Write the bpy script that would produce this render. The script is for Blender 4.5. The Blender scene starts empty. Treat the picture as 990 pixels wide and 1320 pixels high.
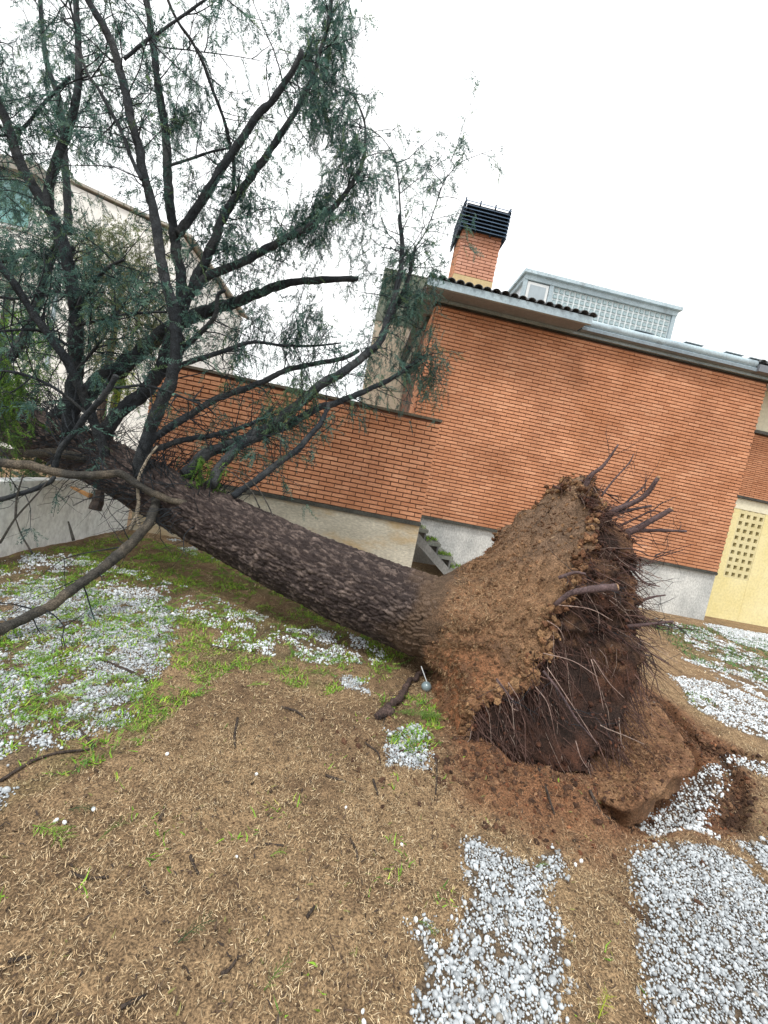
import bpy, bmesh, math, random
import numpy as np
from mathutils import Matrix, Vector

random.seed(7)
rng = np.random.default_rng(11)
S = bpy.context.scene
COL = S.collection

# ------------------------------------------------------------------ camera
FPX, CAM_H = 520.0, 1.5                     # focal length in pixels of a 990 px wide frame, eye height in metres
YAW, PITCH, ROLL = math.radians(4.7), math.radians(-4.2), math.radians(11.3)
fw = np.array([math.sin(YAW)*math.cos(PITCH), math.cos(YAW)*math.cos(PITCH), math.sin(PITCH)])
r0 = np.array([math.cos(YAW), -math.sin(YAW), 0.0])
u0 = np.cross(r0, fw)
cx = math.cos(ROLL)*r0 + math.sin(ROLL)*u0
cy = -math.sin(ROLL)*r0 + math.cos(ROLL)*u0
EYE = np.array([0.0, 0.0, CAM_H])
cam_data = bpy.data.cameras.new('camera')
cam_data.sensor_fit = 'HORIZONTAL'
cam_data.sensor_width = 36.0
cam_data.lens = FPX/990.0*36.0
cam_data.clip_start = 0.05
cam_data.clip_end = 3000.0
cam = bpy.data.objects.new('camera', cam_data)
COL.objects.link(cam)
cam.matrix_world = Matrix(((cx[0], cy[0], -fw[0], EYE[0]), (cx[1], cy[1], -fw[1], EYE[1]),
                           (cx[2], cy[2], -fw[2], EYE[2]), (0, 0, 0, 1)))
S.camera = cam

# ------------------------------------------------------------------ sky, sun, exposure
SUN_EL, SUN_AZ = math.radians(58), math.radians(215)      # azimuth clockwise from +Y
w = bpy.data.worlds.new('World')
S.world = w
w.use_nodes = True
nt = w.node_tree
nt.nodes.clear()
n_out = nt.nodes.new('ShaderNodeOutputWorld')
n_bg = nt.nodes.new('ShaderNodeBackground')
n_sky = nt.nodes.new('ShaderNodeTexSky')
n_sky.sky_type = 'NISHITA'
n_sky.sun_disc = False
n_sky.sun_elevation = SUN_EL
n_sky.sun_rotation = SUN_AZ
n_sky.air_density = 1.0
n_sky.dust_density = 5.0
n_tc = nt.nodes.new('ShaderNodeTexCoord')
n_noise = nt.nodes.new('ShaderNodeTexNoise')
n_noise.inputs['Scale'].default_value = 1.1
n_noise.inputs['Detail'].default_value = 4.0
n_ramp = nt.nodes.new('ShaderNodeValToRGB')               # the overcast cloud sheet
n_ramp.color_ramp.elements[0].position = 0.3
n_ramp.color_ramp.elements[0].color = (6.7, 6.9, 7.0, 1)
n_ramp.color_ramp.elements[1].position = 0.7
n_ramp.color_ramp.elements[1].color = (13.0, 13.1, 13.1, 1)
n_mix = nt.nodes.new('ShaderNodeMixRGB')
n_mix.inputs[0].default_value = 0.93
nt.links.new(n_tc.outputs['Generated'], n_noise.inputs['Vector'])
nt.links.new(n_noise.outputs['Fac'], n_ramp.inputs['Fac'])
nt.links.new(n_sky.outputs['Color'], n_mix.inputs[1])
nt.links.new(n_ramp.outputs['Color'], n_mix.inputs[2])
nt.links.new(n_mix.outputs['Color'], n_bg.inputs['Color'])
n_bg.inputs['Strength'].default_value = 0.1
nt.links.new(n_bg.outputs['Background'], n_out.inputs['Surface'])

sun_data = bpy.data.lights.new('sun', 'SUN')
sun_data.energy = 1.5
sun_data.angle = math.radians(12)
sun_data.color = (1.0, 0.96, 0.9)
sun = bpy.data.objects.new('sun', sun_data)
COL.objects.link(sun)
sdir = Vector((math.sin(SUN_AZ)*math.cos(SUN_EL), math.cos(SUN_AZ)*math.cos(SUN_EL), math.sin(SUN_EL)))
sun.rotation_euler = sdir.to_track_quat('Z', 'Y').to_euler()
sun.location = (0, -5, 20)

vs = S.view_settings
vs.view_transform = 'Standard'
vs.look = 'None'
vs.gamma = 1.0
vs.use_curve_mapping = False
vs.exposure = 0.72
S.cycles.use_denoising = True
S.cycles.max_bounces = 6
S.cycles.diffuse_bounces = 3
S.cycles.transparent_max_bounces = 6

# ------------------------------------------------------------------ helpers: photo points to places
def ray(u, v):
    return (u-495.0)/FPX*cx - (v-660.0)/FPX*cy + fw
def W(u, v, y):                              # the point of a sight line at distance y in front
    d = ray(u, v)
    return EYE + d*(y/d[1])
def G(u, v, z=0.0):                          # the point of a sight line on the ground
    d = ray(u, v)
    return EYE + d*((z-CAM_H)/d[2])

# ------------------------------------------------------------------ helpers: noise
def _hash(i, j, k, seed):
    h = (i.astype(np.int64)*374761393 + j.astype(np.int64)*668265263 + k.astype(np.int64)*2147483647 + seed*974711) & 0xffffffff
    h = ((h ^ (h >> 13))*1274126177) & 0xffffffff
    h = ((h ^ (h >> 16))*2246822519) & 0xffffffff
    return (h ^ (h >> 15)) & 0xffffffff
def vnoise(p, seed=0):
    p = np.asarray(p, float)
    if p.shape[1] == 2:
        p = np.c_[p, np.zeros(len(p))]
    i = np.floor(p)
    f = p - i
    f = f*f*(3-2*f)
    i = i.astype(np.int64)
    out = np.zeros(len(p))
    for a in (0, 1):
        for b in (0, 1):
            for c in (0, 1):
                wgt = (f[:, 0] if a else 1-f[:, 0])*(f[:, 1] if b else 1-f[:, 1])*(f[:, 2] if c else 1-f[:, 2])
                out += wgt*_hash(i[:, 0]+a, i[:, 1]+b, i[:, 2]+c, seed)/4294967295.0
    return out*2-1
def fbm(p, octaves=4, seed=0, gain=0.5):
    p = np.asarray(p, float)
    s, a, t = np.zeros(len(p)), 1.0, 0.0
    for o in range(octaves):
        s += a*vnoise(p*(2.03**o), seed+o*17)
        t += a
        a *= gain
    return s/t
def worley(p, seed=0, wrap=None):            # 2-D cells: F1, F2 and a random value of the nearest cell
    i = np.floor(p).astype(np.int64)
    f1 = np.full(len(p), 9.0)
    f2 = np.full(len(p), 9.0)
    rid = np.zeros(len(p))
    z = np.zeros(len(p), np.int64)
    for a in (-1, 0, 1):
        for b in (-1, 0, 1):
            ci, cj = i[:, 0]+a, i[:, 1]+b
            hi = np.mod(ci, wrap) if wrap else ci
            ox = _hash(hi, cj, z, seed)/4294967295.0
            oy = _hash(hi, cj, z+1, seed)/4294967295.0
            rr = _hash(hi, cj, z+2, seed)/4294967295.0
            d = np.hypot(ci+ox-p[:, 0], cj+oy-p[:, 1])
            near = d < f1
            f2 = np.where(near, f1, np.minimum(f2, d))
            rid = np.where(near, rr, rid)
            f1 = np.where(near, d, f1)
    return f1, f2, rid
def sstep(a, b, x):
    t = np.clip((x-a)/(b-a), 0, 1)
    return t*t*(3-2*t)
def inpoly(P, poly):
    x, y = P[:, 0], P[:, 1]
    c = np.zeros(len(P), bool)
    n = len(poly)
    for i in range(n):
        x1, y1 = poly[i]
        x2, y2 = poly[(i+1) % n]
        if y1 == y2:
            continue
        c ^= ((y1 > y) != (y2 > y)) & (x < (x2-x1)*(y-y1)/(y2-y1)+x1)
    return c

# ------------------------------------------------------------------ helpers: meshes
class MB:
    """collects arrays of vertices and faces (with a colour per vertex) for one mesh"""
    def __init__(self):
        self.v, self.f, self.c, self.n = [], [], [], 0
    def add(self, V, F, col=None):
        V = np.asarray(V, float).reshape(-1, 3)
        if not isinstance(F, (list, tuple)):
            F = [F]
        for a in F:
            a = np.asarray(a, np.int64)
            if len(a):
                self.f.append(a + self.n)
        self.v.append(V)
        if col is None:
            col = (1, 1, 1)
        col = np.asarray(col, float)
        if col.ndim == 1:
            col = np.tile(col, (len(V), 1))
        self.c.append(col[:, :3])
        self.n += len(V)
    def box(self, x0, x1, y0, y1, z0, z1, col=None):
        V = [(x0, y0, z0), (x1, y0, z0), (x1, y1, z0), (x0, y1, z0), (x0, y0, z1), (x1, y0, z1), (x1, y1, z1), (x0, y1, z1)]
        self.add(V, np.array(BOXF), col)
    def mesh(self, name, smooth=False):
        me = bpy.data.meshes.new(name)
        V = np.concatenate(self.v)
        me.vertices.add(len(V))
        me.vertices.foreach_set('co', V.astype(np.float32).ravel())
        idx = np.concatenate([a.ravel() for a in self.f])
        tot = np.concatenate([np.full(len(a), a.shape[1]) for a in self.f])
        start = np.concatenate([[0], np.cumsum(tot)[:-1]])
        me.loops.add(len(idx))
        me.loops.foreach_set('vertex_index', idx.astype(np.int32))
        me.polygons.add(len(tot))
        me.polygons.foreach_set('loop_start', start.astype(np.int32))
        me.polygons.foreach_set('loop_total', tot.astype(np.int32))
        me.polygons.foreach_set('use_smooth', np.full(len(tot), smooth))
        ca = me.color_attributes.new('Col', 'FLOAT_COLOR', 'POINT')
        C4 = np.c_[np.concatenate(self.c), np.ones(len(V))]
        ca.data.foreach_set('color', C4.astype(np.float32).ravel())
        me.update(calc_edges=True)
        me.validate()
        return me
    def build(self, name, material, parent=None, smooth=False, stuff=False):
        o = bpy.data.objects.new(name, self.mesh(name, smooth))
        o.data.materials.append(material)
        COL.objects.link(o)
        if parent is not None:
            o.parent = parent
        if stuff:
            o['kind'] = 'stuff'
        return o
BOXF = [(0, 3, 2, 1), (4, 5, 6, 7), (0, 1, 5, 4), (1, 2, 6, 5), (2, 3, 7, 6), (3, 0, 4, 7)]
def link_mesh(name, me, parent=None, loc=(0, 0, 0), rot=(0, 0, 0)):
    o = bpy.data.objects.new(name, me)
    COL.objects.link(o)
    o.location = loc
    o.rotation_euler = rot
    if parent is not None:
        o.parent = parent
    return o
def empty(name, loc=(0, 0, 0)):
    o = bpy.data.objects.new(name, None)
    COL.objects.link(o)
    o.location = (0, 0, 0)
    o.empty_display_size = 0.1
    return o
def tag(o, label, cat, group=None):
    o['label'] = label
    o['category'] = cat
    if group:
        o['group'] = group
    return o
def catmull(P, per=6):
    P = np.asarray(P, float)
    if len(P) < 3:
        t = np.linspace(0, 1, per+1)[:, None]
        return P[0]+(P[-1]-P[0])*t
    Q = np.vstack([2*P[0]-P[1], P, 2*P[-1]-P[-2]])
    out = []
    for i in range(1, len(Q)-2):
        t = np.linspace(0, 1, per, endpoint=False)[:, None]
        a, b, c, d = Q[i-1], Q[i], Q[i+1], Q[i+2]
        out.append(0.5*((2*b)+(-a+c)*t+(2*a-5*b+4*c-d)*t*t+(-a+3*b-3*c+d)*t**3))
    out.append(P[-1:])
    return np.vstack(out)
def frames(P):
    T = np.gradient(P, axis=0)
    T /= np.linalg.norm(T, axis=1)[:, None]+1e-12
    N = np.zeros_like(P)
    ref = np.array([0, 0, 1.0]) if abs(T[0, 2]) < 0.9 else np.array([1.0, 0, 0])
    n = ref - T[0]*(ref@T[0])
    n /= np.linalg.norm(n)
    for i in range(len(P)):
        n = n - T[i]*(n@T[i])
        n /= np.linalg.norm(n)+1e-12
        N[i] = n
    return T, N, np.cross(T, N)
def tube(mb, P, R, sides=8, col=None, bump=0.0, bscale=9.0, cap=True, seed=0):
    P = np.asarray(P, float)
    n = len(P)
    R = np.asarray(R, float) if np.ndim(R) else np.full(n, float(R))
    T, N, B = frames(P)
    a = np.linspace(0, 2*math.pi, sides, endpoint=False)
    ring = (N[:, None, :]*np.cos(a)[None, :, None] + B[:, None, :]*np.sin(a)[None, :, None])
    rr = np.repeat(R[:, None], sides, 1)
    if bump:
        V0 = (P[:, None, :] + ring*rr[:, :, None]).reshape(-1, 3)
        rr = rr*(1+bump*fbm(V0*bscale, 3, seed).reshape(n, sides))
    V = (P[:, None, :] + ring*rr[:, :, None]).reshape(-1, 3)
    i = np.arange(n-1)[:, None]*sides
    j = np.arange(sides)[None, :]
    k = (j+1) % sides
    F = np.stack([i+j, i+k, i+sides+k, i+sides+j], -1).reshape(-1, 4)
    fs = [F]
    if cap:
        fs.append(np.array([list(range(sides))[::-1]]))
        fs.append(np.array([list(range((n-1)*sides, n*sides))]))
    c = col
    if col is not None and np.ndim(col) == 2:
        c = np.repeat(col, sides, 0)
    mb.add(V, fs, c)
def instances(mb, V, F, Rm, T, col):
    """merge many rotated and moved copies of a small shape"""
    V = np.asarray(V, float)
    N, m = len(T), len(V)
    if N == 0:
        return
    VV = np.einsum('nij,mj->nmi', Rm, V) + T[:, None, :]
    off = (np.arange(N)*m)[:, None, None]
    mb.add(VV.reshape(-1, 3), [(np.asarray(F)[None]+off).reshape(-1, np.asarray(F).shape[1])], np.repeat(col, m, 0))
def ico(sub):
    bm = bmesh.new()
    bmesh.ops.create_icosphere(bm, subdivisions=sub, radius=1.0)
    V = np.array([v.co[:] for v in bm.verts])
    F = np.array([[v.index for v in f.verts] for f in bm.faces])
    bm.free()
    return V, F
def rand_rot(n):
    q = rng.normal(size=(n, 4))
    q /= np.linalg.norm(q, axis=1)[:, None]
    a, b, c, d = q.T
    return np.stack([np.stack([1-2*(c*c+d*d), 2*(b*c-a*d), 2*(b*d+a*c)], -1),
                     np.stack([2*(b*c+a*d), 1-2*(b*b+d*d), 2*(c*d-a*b)], -1),
                     np.stack([2*(b*d-a*c), 2*(c*d+a*b), 1-2*(b*b+c*c)], -1)], 1)
def axes_rot(X, roll):
    """rotation whose first axis is X, rolled about it"""
    X = X/np.linalg.norm(X, axis=1)[:, None]
    ref = np.where(np.abs(X[:, 2:3]) < 0.95, np.array([[0, 0, 1.0]]), np.array([[1.0, 0, 0]]))
    Y = np.cross(ref, X)
    Y /= np.linalg.norm(Y, axis=1)[:, None]
    Z = np.cross(X, Y)
    c, s = np.cos(roll)[:, None], np.sin(roll)[:, None]
    return np.stack([X, Y*c+Z*s, -Y*s+Z*c], -1)
def blades(mb, P, D, L, Wd, lift, col, up=None):
    """thin bent strips: start P, direction D (unit), length, width, upward bow"""
    n = len(P)
    up = np.tile([0, 0, 1.0], (n, 1)) if up is None else up
    side = np.cross(D, up)
    side /= np.linalg.norm(side, axis=1)[:, None]+1e-9
    h = Wd[:, None]*0.5
    mid = P + D*(L*0.5)[:, None] + up*(lift*0.7)[:, None]
    tip = P + D*L[:, None] + up*lift[:, None] + side*(L*rng.normal(0, 0.18, n))[:, None]
    V = np.stack([P-side*h, P+side*h, mid-side*h*0.85, mid+side*h*0.85, tip], 1).reshape(-1, 3)
    o = (np.arange(n)*5)[:, None]
    mb.add(V, [np.array([[0, 1, 3, 2]])+o, np.array([[2, 3, 4]])+o], np.repeat(col, 5, 0))
def palette(n, cols, jit=0.15, p=None):
    c = np.asarray(cols, float)[rng.choice(len(cols), n, p=p)]
    return c*(1+rng.normal(0, jit, (n, 1)))

# ------------------------------------------------------------------ helpers: materials
def material(name, rough=0.85, attr=True, c1=(1, 1, 1), c2=None, scale=6.0, fine=None, bump=0.0, bscale=40.0, spec=0.3,
             translucent=0.0, detail=5.0, stain=None, stretch=None):
    m = bpy.data.materials.new(name)
    m.use_nodes = True
    t = m.node_tree
    t.nodes.clear()
    out = t.nodes.new('ShaderNodeOutputMaterial')
    pr = t.nodes.new('ShaderNodeBsdfPrincipled')
    pr.inputs['Roughness'].default_value = rough
    pr.inputs['Specular IOR Level'].default_value = spec
    tc = t.nodes.new('ShaderNodeNewGeometry')
    pos = tc.outputs['Position']
    if stretch:
        mp = t.nodes.new('ShaderNodeVectorMath')
        mp.operation = 'MULTIPLY'
        mp.inputs[1].default_value = stretch
        t.links.new(pos, mp.inputs[0])
        pos = mp.outputs[0]
    def noise(sc, det=detail, ro=0.6):
        n = t.nodes.new('ShaderNodeTexNoise')
        n.inputs['Scale'].default_value = sc
        n.inputs['Detail'].default_value = det
        n.inputs['Roughness'].default_value = ro
        t.links.new(pos, n.inputs['Vector'])
        return n.outputs['Fac']
    def ramp(fac, a, b, p0=0.3, p1=0.7):
        r = t.nodes.new('ShaderNodeValToRGB')
        r.color_ramp.elements[0].position = p0
        r.color_ramp.elements[1].position = p1
        r.color_ramp.elements[0].color = (*a, 1)
        r.color_ramp.elements[1].color = (*b, 1)
        t.links.new(fac, r.inputs['Fac'])
        return r.outputs['Color']
    def mul(a, b, mode='MULTIPLY', fac=1.0):
        x = t.nodes.new('ShaderNodeMixRGB')
        x.blend_type = mode
        if isinstance(fac, float):
            x.inputs[0].default_value = fac
        else:
            t.links.new(fac, x.inputs[0])
        t.links.new(a, x.inputs[1])
        t.links.new(b, x.inputs[2])
        return x.outputs['Color']
    c2 = c2 or tuple(x*0.7 for x in c1)
    col = ramp(noise(scale), c2, c1)
    if attr:
        at = t.nodes.new('ShaderNodeAttribute')
        at.attribute_name = 'Col'
        col = mul(col, at.outputs['Color'])
    if fine:
        col = mul(col, ramp(noise(fine[0], 3.0), (fine[1],)*3, (fine[2],)*3, 0.35, 0.65))
    if stain:                                  # (colour, scale, low, high)
        sc = t.nodes.new('ShaderNodeRGB')
        sc.outputs[0].default_value = (*stain[0], 1)
        fac = ramp(noise(stain[1], 6.0), (0, 0, 0), (1, 1, 1), stain[2], stain[3])
        col = mul(col, sc.outputs[0], 'MIX', fac)
    t.links.new(col, pr.inputs['Base Color'])
    if bump:
        b = t.nodes.new('ShaderNodeBump')
        b.inputs['Strength'].default_value = bump
        b.inputs['Distance'].default_value = 0.02
        t.links.new(noise(bscale, 6.0, 0.65), b.inputs['Height'])
        t.links.new(b.outputs['Normal'], pr.inputs['Normal'])
    sh = pr.outputs[0]
    if translucent:
        tr = t.nodes.new('ShaderNodeBsdfTranslucent')
        t.links.new(col, tr.inputs['Color'])
        mx = t.nodes.new('ShaderNodeMixShader')
        mx.inputs[0].default_value = translucent
        t.links.new(sh, mx.inputs[1])
        t.links.new(tr.outputs[0], mx.inputs[2])
        sh = mx.outputs[0]
    t.links.new(sh, out.inputs['Surface'])
    m['pr'] = pr.name
    return m
M = {}
M['ground'] = material('soil', c1=(1.12, 1.1, 1.05), c2=(0.6, 0.57, 0.54), scale=14.0, fine=(130.0, 0.32, 1.4), bump=1.0, bscale=60.0, rough=0.9)
M['straw'] = material('straw', c1=(1.05, 1.05, 1.05), c2=(0.85, 0.85, 0.85), scale=4.0, rough=0.8)
M['grass'] = material('grass', c1=(1.1, 1.1, 1.1), c2=(0.8, 0.8, 0.8), scale=4.0, rough=0.6, translucent=0.25)
M['hail'] = material('hail', c1=(1, 1, 1), c2=(0.9, 0.93, 0.95), scale=60.0, rough=0.35, spec=0.5)
M['brick'] = material('brick', c1=(1.08, 1.06, 1.04), c2=(0.8, 0.76, 0.74), scale=1.3, fine=(45.0, 0.86, 1.1), bump=0.3, bscale=110.0, rough=0.85,
                      stain=((0.36, 0.14, 0.06), 0.75, 0.48, 0.85))
M['mortar'] = material('mortar', attr=False, c1=(0.2, 0.1, 0.065), c2=(0.11, 0.055, 0.038), scale=8.0, rough=0.95)
M['concrete'] = material('concrete', attr=True, c1=(0.68, 0.68, 0.65), c2=(0.42, 0.43, 0.42), scale=2.6, fine=(38.0, 0.72, 1.12), bump=0.4, bscale=50.0, stretch=(1, 1, 0.55))
M['plinth'] = material('stained_plinth', attr=True, c1=(0.72, 0.68, 0.56), c2=(0.5, 0.47, 0.38), scale=2.2, fine=(30.0, 0.75, 1.1), bump=0.35, bscale=45.0,
                       stain=((0.55, 0.36, 0.13), 1.6, 0.5, 0.72), stretch=(0.6, 0.6, 1.6))
M['white_wall'] = material('white_render', attr=False, c1=(0.95, 0.96, 0.94), c2=(0.8, 0.83, 0.82), scale=2.4, fine=(26.0, 0.8, 1.08), bump=0.4, bscale=60.0,
                           stain=((0.36, 0.37, 0.35), 3.3, 0.55, 0.85), stretch=(1, 1, 0.6))
M['yellow'] = material('yellow_render', attr=True, c1=(0.8, 0.72, 0.42), c2=(0.72, 0.62, 0.29), scale=1.4, fine=(20.0, 0.88, 1.05), stain=((0.36, 0.27, 0.12), 4.2, 0.62, 0.85))
M['lattice'] = material('lattice_block', attr=True, c1=(0.72, 0.65, 0.4), c2=(0.62, 0.55, 0.3), scale=2.0, fine=(20.0, 0.9, 1.05))
M['cream'] = material('cream_render', attr=True, c1=(0.8, 0.76, 0.6), c2=(0.7, 0.66, 0.5), scale=1.2, fine=(18.0, 0.9, 1.05))
M['ledge'] = material('dark_ledge', attr=True, c1=(0.1, 0.1, 0.085), c2=(0.045, 0.045, 0.04), scale=5.0, fine=(40.0, 0.7, 1.2), bump=0.3)
M['metal'] = material('blue_grey_metal', attr=True, c1=(0.42, 0.52, 0.57), c2=(0.3, 0.38, 0.43), scale=2.0, fine=(30.0, 0.85, 1.1), rough=0.55, stain=((0.16, 0.18, 0.19), 2.8, 0.55, 0.8))
M['soffit'] = material('soffit', attr=True, c1=(0.3, 0.33, 0.37), c2=(0.23, 0.255, 0.29), scale=1.5, fine=(20, 0.9, 1.05))
M['tile'] = material('roof_tile', attr=True, c1=(0.16, 0.17, 0.18), c2=(0.08, 0.085, 0.09), scale=5.0, fine=(40.0, 0.7, 1.2), bump=0.3)
M['louvre'] = material('louvre', attr=True, c1=(0.05, 0.085, 0.13), c2=(0.03, 0.05, 0.085), scale=3.0, rough=0.45)
M['frame'] = material('white_frame', attr=True, c1=(0.72, 0.75, 0.76), c2=(0.6, 0.63, 0.65), scale=2.0, rough=0.5)
M['bark'] = material('bark', c1=(1.25, 1.2, 1.15), c2=(0.7, 0.68, 0.68), scale=10.0, fine=(120.0, 0.65, 1.3), bump=0.6, bscale=120.0, rough=0.85)
M['limb'] = material('limb_bark', c1=(1.6, 1.58, 1.5), c2=(0.5, 0.52, 0.52), scale=22.0, fine=(110.0, 0.5, 1.45), bump=0.9, bscale=90.0, rough=0.8)
M['needles'] = material('needles', c1=(1.2, 1.2, 1.2), c2=(0.75, 0.75, 0.75), scale=3.0, rough=0.6, translucent=0.45)
M['rootsoil'] = material('root_soil', c1=(1.2, 1.15, 1.1), c2=(0.5, 0.48, 0.46), scale=16.0, fine=(110.0, 0.5, 1.3), bump=1.0, bscale=70.0, rough=0.92)
M['root'] = material('root', c1=(1.2, 1.2, 1.2), c2=(0.7, 0.7, 0.7), scale=20.0, fine=(80.0, 0.7, 1.2), bump=0.4, bscale=100.0)
M['wood'] = material('broken_wood', c1=(1.1, 1.1, 1.1), c2=(0.7, 0.7, 0.7), scale=30.0, bump=0.4, bscale=100.0)
M['white'] = material('white_render_far', attr=True, c1=(0.86, 0.86, 0.83), c2=(0.74, 0.74, 0.71), scale=0.8, fine=(9.0, 0.93, 1.04))
M['roof'] = material('roof', attr=True, c1=(0.42, 0.4, 0.35), c2=(0.3, 0.28, 0.25), scale=2.0)
def glass_mat(name, colr, rough, metal=0.0):
    m = bpy.data.materials.new(name)
    m.use_nodes = True
    p = m.node_tree.nodes['Principled BSDF']
    n = m.node_tree.nodes.new('ShaderNodeTexNoise')
    n.inputs['Scale'].default_value = 3.0
    r = m.node_tree.nodes.new('ShaderNodeValToRGB')
    r.color_ramp.elements[0].color = (*[c*0.75 for c in colr], 1)
    r.color_ramp.elements[1].color = (*[min(1, c*1.2) for c in colr], 1)
    m.node_tree.links.new(n.outputs['Fac'], r.inputs['Fac'])
    m.node_tree.links.new(r.outputs['Color'], p.inputs['Base Color'])
    p.inputs['Roughness'].default_value = rough
    p.inputs['Metallic'].default_value = metal
    p.inputs['Specular IOR Level'].default_value = 0.8
    return m
M['glass_block'] = glass_mat('glass_block', (0.3, 0.4, 0.43), 0.12)
M['pane'] = glass_mat('pane', (0.3, 0.36, 0.4), 0.06)
M['teal_pane'] = glass_mat('teal_pane', (0.12, 0.3, 0.3), 0.1)
M['ball'] = glass_mat('ball_glass', (0.2, 0.26, 0.28), 0.08)

# ------------------------------------------------------------------ ground
def gpoly(px):
    return [tuple(G(u, v)[:2]) for u, v in px]
def seg_dist(P, pts):
    best = np.full(len(P), 9e9)
    for (ax, ay), (bx, by) in zip(pts[:-1], pts[1:]):
        d = np.array([bx-ax, by-ay])
        t = np.clip(((P-[ax, ay])@d)/(d@d+1e-12), 0, 1)
        best = np.minimum(best, np.hypot(P[:, 0]-ax-t*d[0], P[:, 1]-ay-t*d[1]))
    return best
CRACK = gpoly([(822, 893), (850, 905), (880, 938), (905, 965), (950, 975), (1010, 992)])
CRACK2 = gpoly([(905, 965), (940, 985), (955, 1015), (945, 1050)])
TRENCH = gpoly([(805, 1165), (822, 1178), (838, 1188)])
HOLLOW = G(895, 1025)[:2]
PIT = np.array([1.62, 2.62])
MOUND = np.array([1.22, 2.12])
SLABP = [tuple(G(u, v, 0.1)[:2]) for u, v in [(800, 900), (845, 905), (893, 972), (868, 1000), (832, 1030), (805, 1034)]]
def height(P):
    P = np.asarray(P, float).reshape(-1, 2)
    x, y = P[:, 0], P[:, 1]
    near = np.exp(-((x-0.5)**2+(y-2.0)**2)/60.0)
    z = -0.12*sstep(2.5, 8.0, x)*sstep(2.0, 7.5, y)
    z += near*(0.022*fbm(P*1.3, 3, 3) + 0.014*fbm(P*6.0, 3, 5) + 0.012*fbm(P*22.0, 2, 9))
    q = P-PIT
    u = q@np.array([0.75, 0.66])
    v = q@np.array([-0.66, 0.75])
    z += -0.3*np.exp(-((u/0.5)**2+(v/0.3)**2)**1.5)
    q = P-MOUND
    u = q@np.array([0.93, -0.37])
    v = q@np.array([0.37, 0.93])
    m = np.exp(-((u/0.5)**2+(v/0.26)**2))
    z += 0.13*m*(1+0.5*fbm(P*9, 3, 21))
    z += -0.10*np.exp(-(((x-HOLLOW[0]+0.12)/0.42)**2+((y-HOLLOW[1]-0.05)/0.3)**2)**2)
    wv = P+0.05*np.c_[fbm(P*6, 3, 34), fbm(P*6, 3, 35)]
    z += -0.11*np.exp(-(seg_dist(wv, CRACK)/(0.04+0.02*fbm(P*5, 2, 33)))**4)+0.03*np.exp(-(seg_dist(wv, CRACK)/0.12)**2)
    z += -0.08*np.exp(-(seg_dist(wv, CRACK2)/0.045)**4)
    z += -0.05*np.exp(-(seg_dist(P, TRENCH)/0.035)**2)
    sd_ = seg_dist(P, SLABP)
    z += -0.11*sstep(0.16, 0.05, sd_)
    return z
HAIL = [  # outline of each patch of hail, cover, stone size
    ([(598, 1082), (616, 1078), (640, 1104), (688, 1120), (700, 1100), (722, 1104), (729, 1135), (705, 1142), (698, 1160), (722, 1200), (724, 1270), (712, 1340),
      (535, 1340), (532, 1290), (548, 1250), (532, 1200), (545, 1186), (565, 1228), (590, 1212), (604, 1160)], 1.0, 1.0),
    ([(812, 1112), (850, 1094), (905, 1088), (950, 1108), (1010, 1150), (1010, 1345), (850, 1345), (830, 1262), (815, 1205), (838, 1185), (812, 1150)], 1.0, 1.0),
    ([(822, 1040), (895, 985), (930, 988), (938, 1018), (912, 1030), (920, 1066), (862, 1070)], 1.0, 1.0),
    ([(868, 872), (930, 878), (1010, 915), (1010, 962), (940, 937), (890, 908)], 0.8, 1.1),
    ([(880, 845), (940, 852), (1010, 883), (1010, 912), (930, 878)], 0.45, 1.1),
    ([(500, 945), (540, 938), (554, 960), (546, 992), (498, 990)], 1.0, 1.0),
    ([(-60, 765), (60, 748), (150, 768), (232, 790), (215, 850), (172, 900), (166, 938), (90, 952), (10, 990), (-60, 985)], 0.7, 1.15),
    ([(280, 803), (350, 808), (430, 810), (500, 835), (492, 853), (400, 853), (330, 842), (280, 830)], 0.57, 1.1),
    ([(210, 690), (260, 705), (310, 728), (250, 718)], 0.45, 1.1),
    ([(430, 868), (470, 878), (478, 898), (440, 888)], 0.6, 1.1),
    ([(-60, 1012), (8, 1018), (6, 1042), (-60, 1050)], 0.9, 1.1),
    ([(-40, 720), (90, 715), (190, 740), (290, 775), (345, 795), (300, 812), (220, 795), (110, 765), (-40, 752)], 0.5, 1.1),
    ([(908, 796), (1030, 818), (1030, 842), (950, 822)], 1.0, 1.2),
    ([(955, 1085), (1010, 1078), (1010, 1135), (975, 1112)], 1.0, 1.0),
    ([(925, 972), (1010, 990), (1010, 1003), (930, 985)], 0.9, 1.0),
    ([(820, 900), (840, 905), (870, 930), (862, 936), (830, 915)], 0.25, 1.0),
    ([(840, 790), (905, 802), (960, 830), (1010, 850), (1010, 880), (900, 835)], 0.5, 1.3),
]
HAILW = [(gpoly(p), c, s) for p, c, s in HAIL]
GREEN = [([(-60, 730), (160, 690), (300, 720), (420, 790), (520, 820), (540, 850), (420, 900), (300, 860), (180, 960), (0, 1050), (-60, 1050)], 0.75),
         ([(830, 795), (905, 800), (1040, 830), (1040, 892), (900, 855)], 0.72),
         ([(490, 900), (560, 895), (570, 960), (540, 985), (500, 960)], 0.5),
         ([(880, 890), (960, 910), (900, 925)], 0.4)]
GREENW = [(gpoly(p), c) for p, c in GREEN]
RED = gpoly([(560, 900), (640, 880), (800, 860), (860, 900), (960, 980), (960, 1060), (850, 1090), (760, 1110), (680, 1090), (600, 1040), (570, 980)])
def zone(P, polys):
    m = np.zeros(len(P))
    for item in polys:
        m = np.maximum(m, inpoly(P, item[0])*item[1])
    return m
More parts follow.
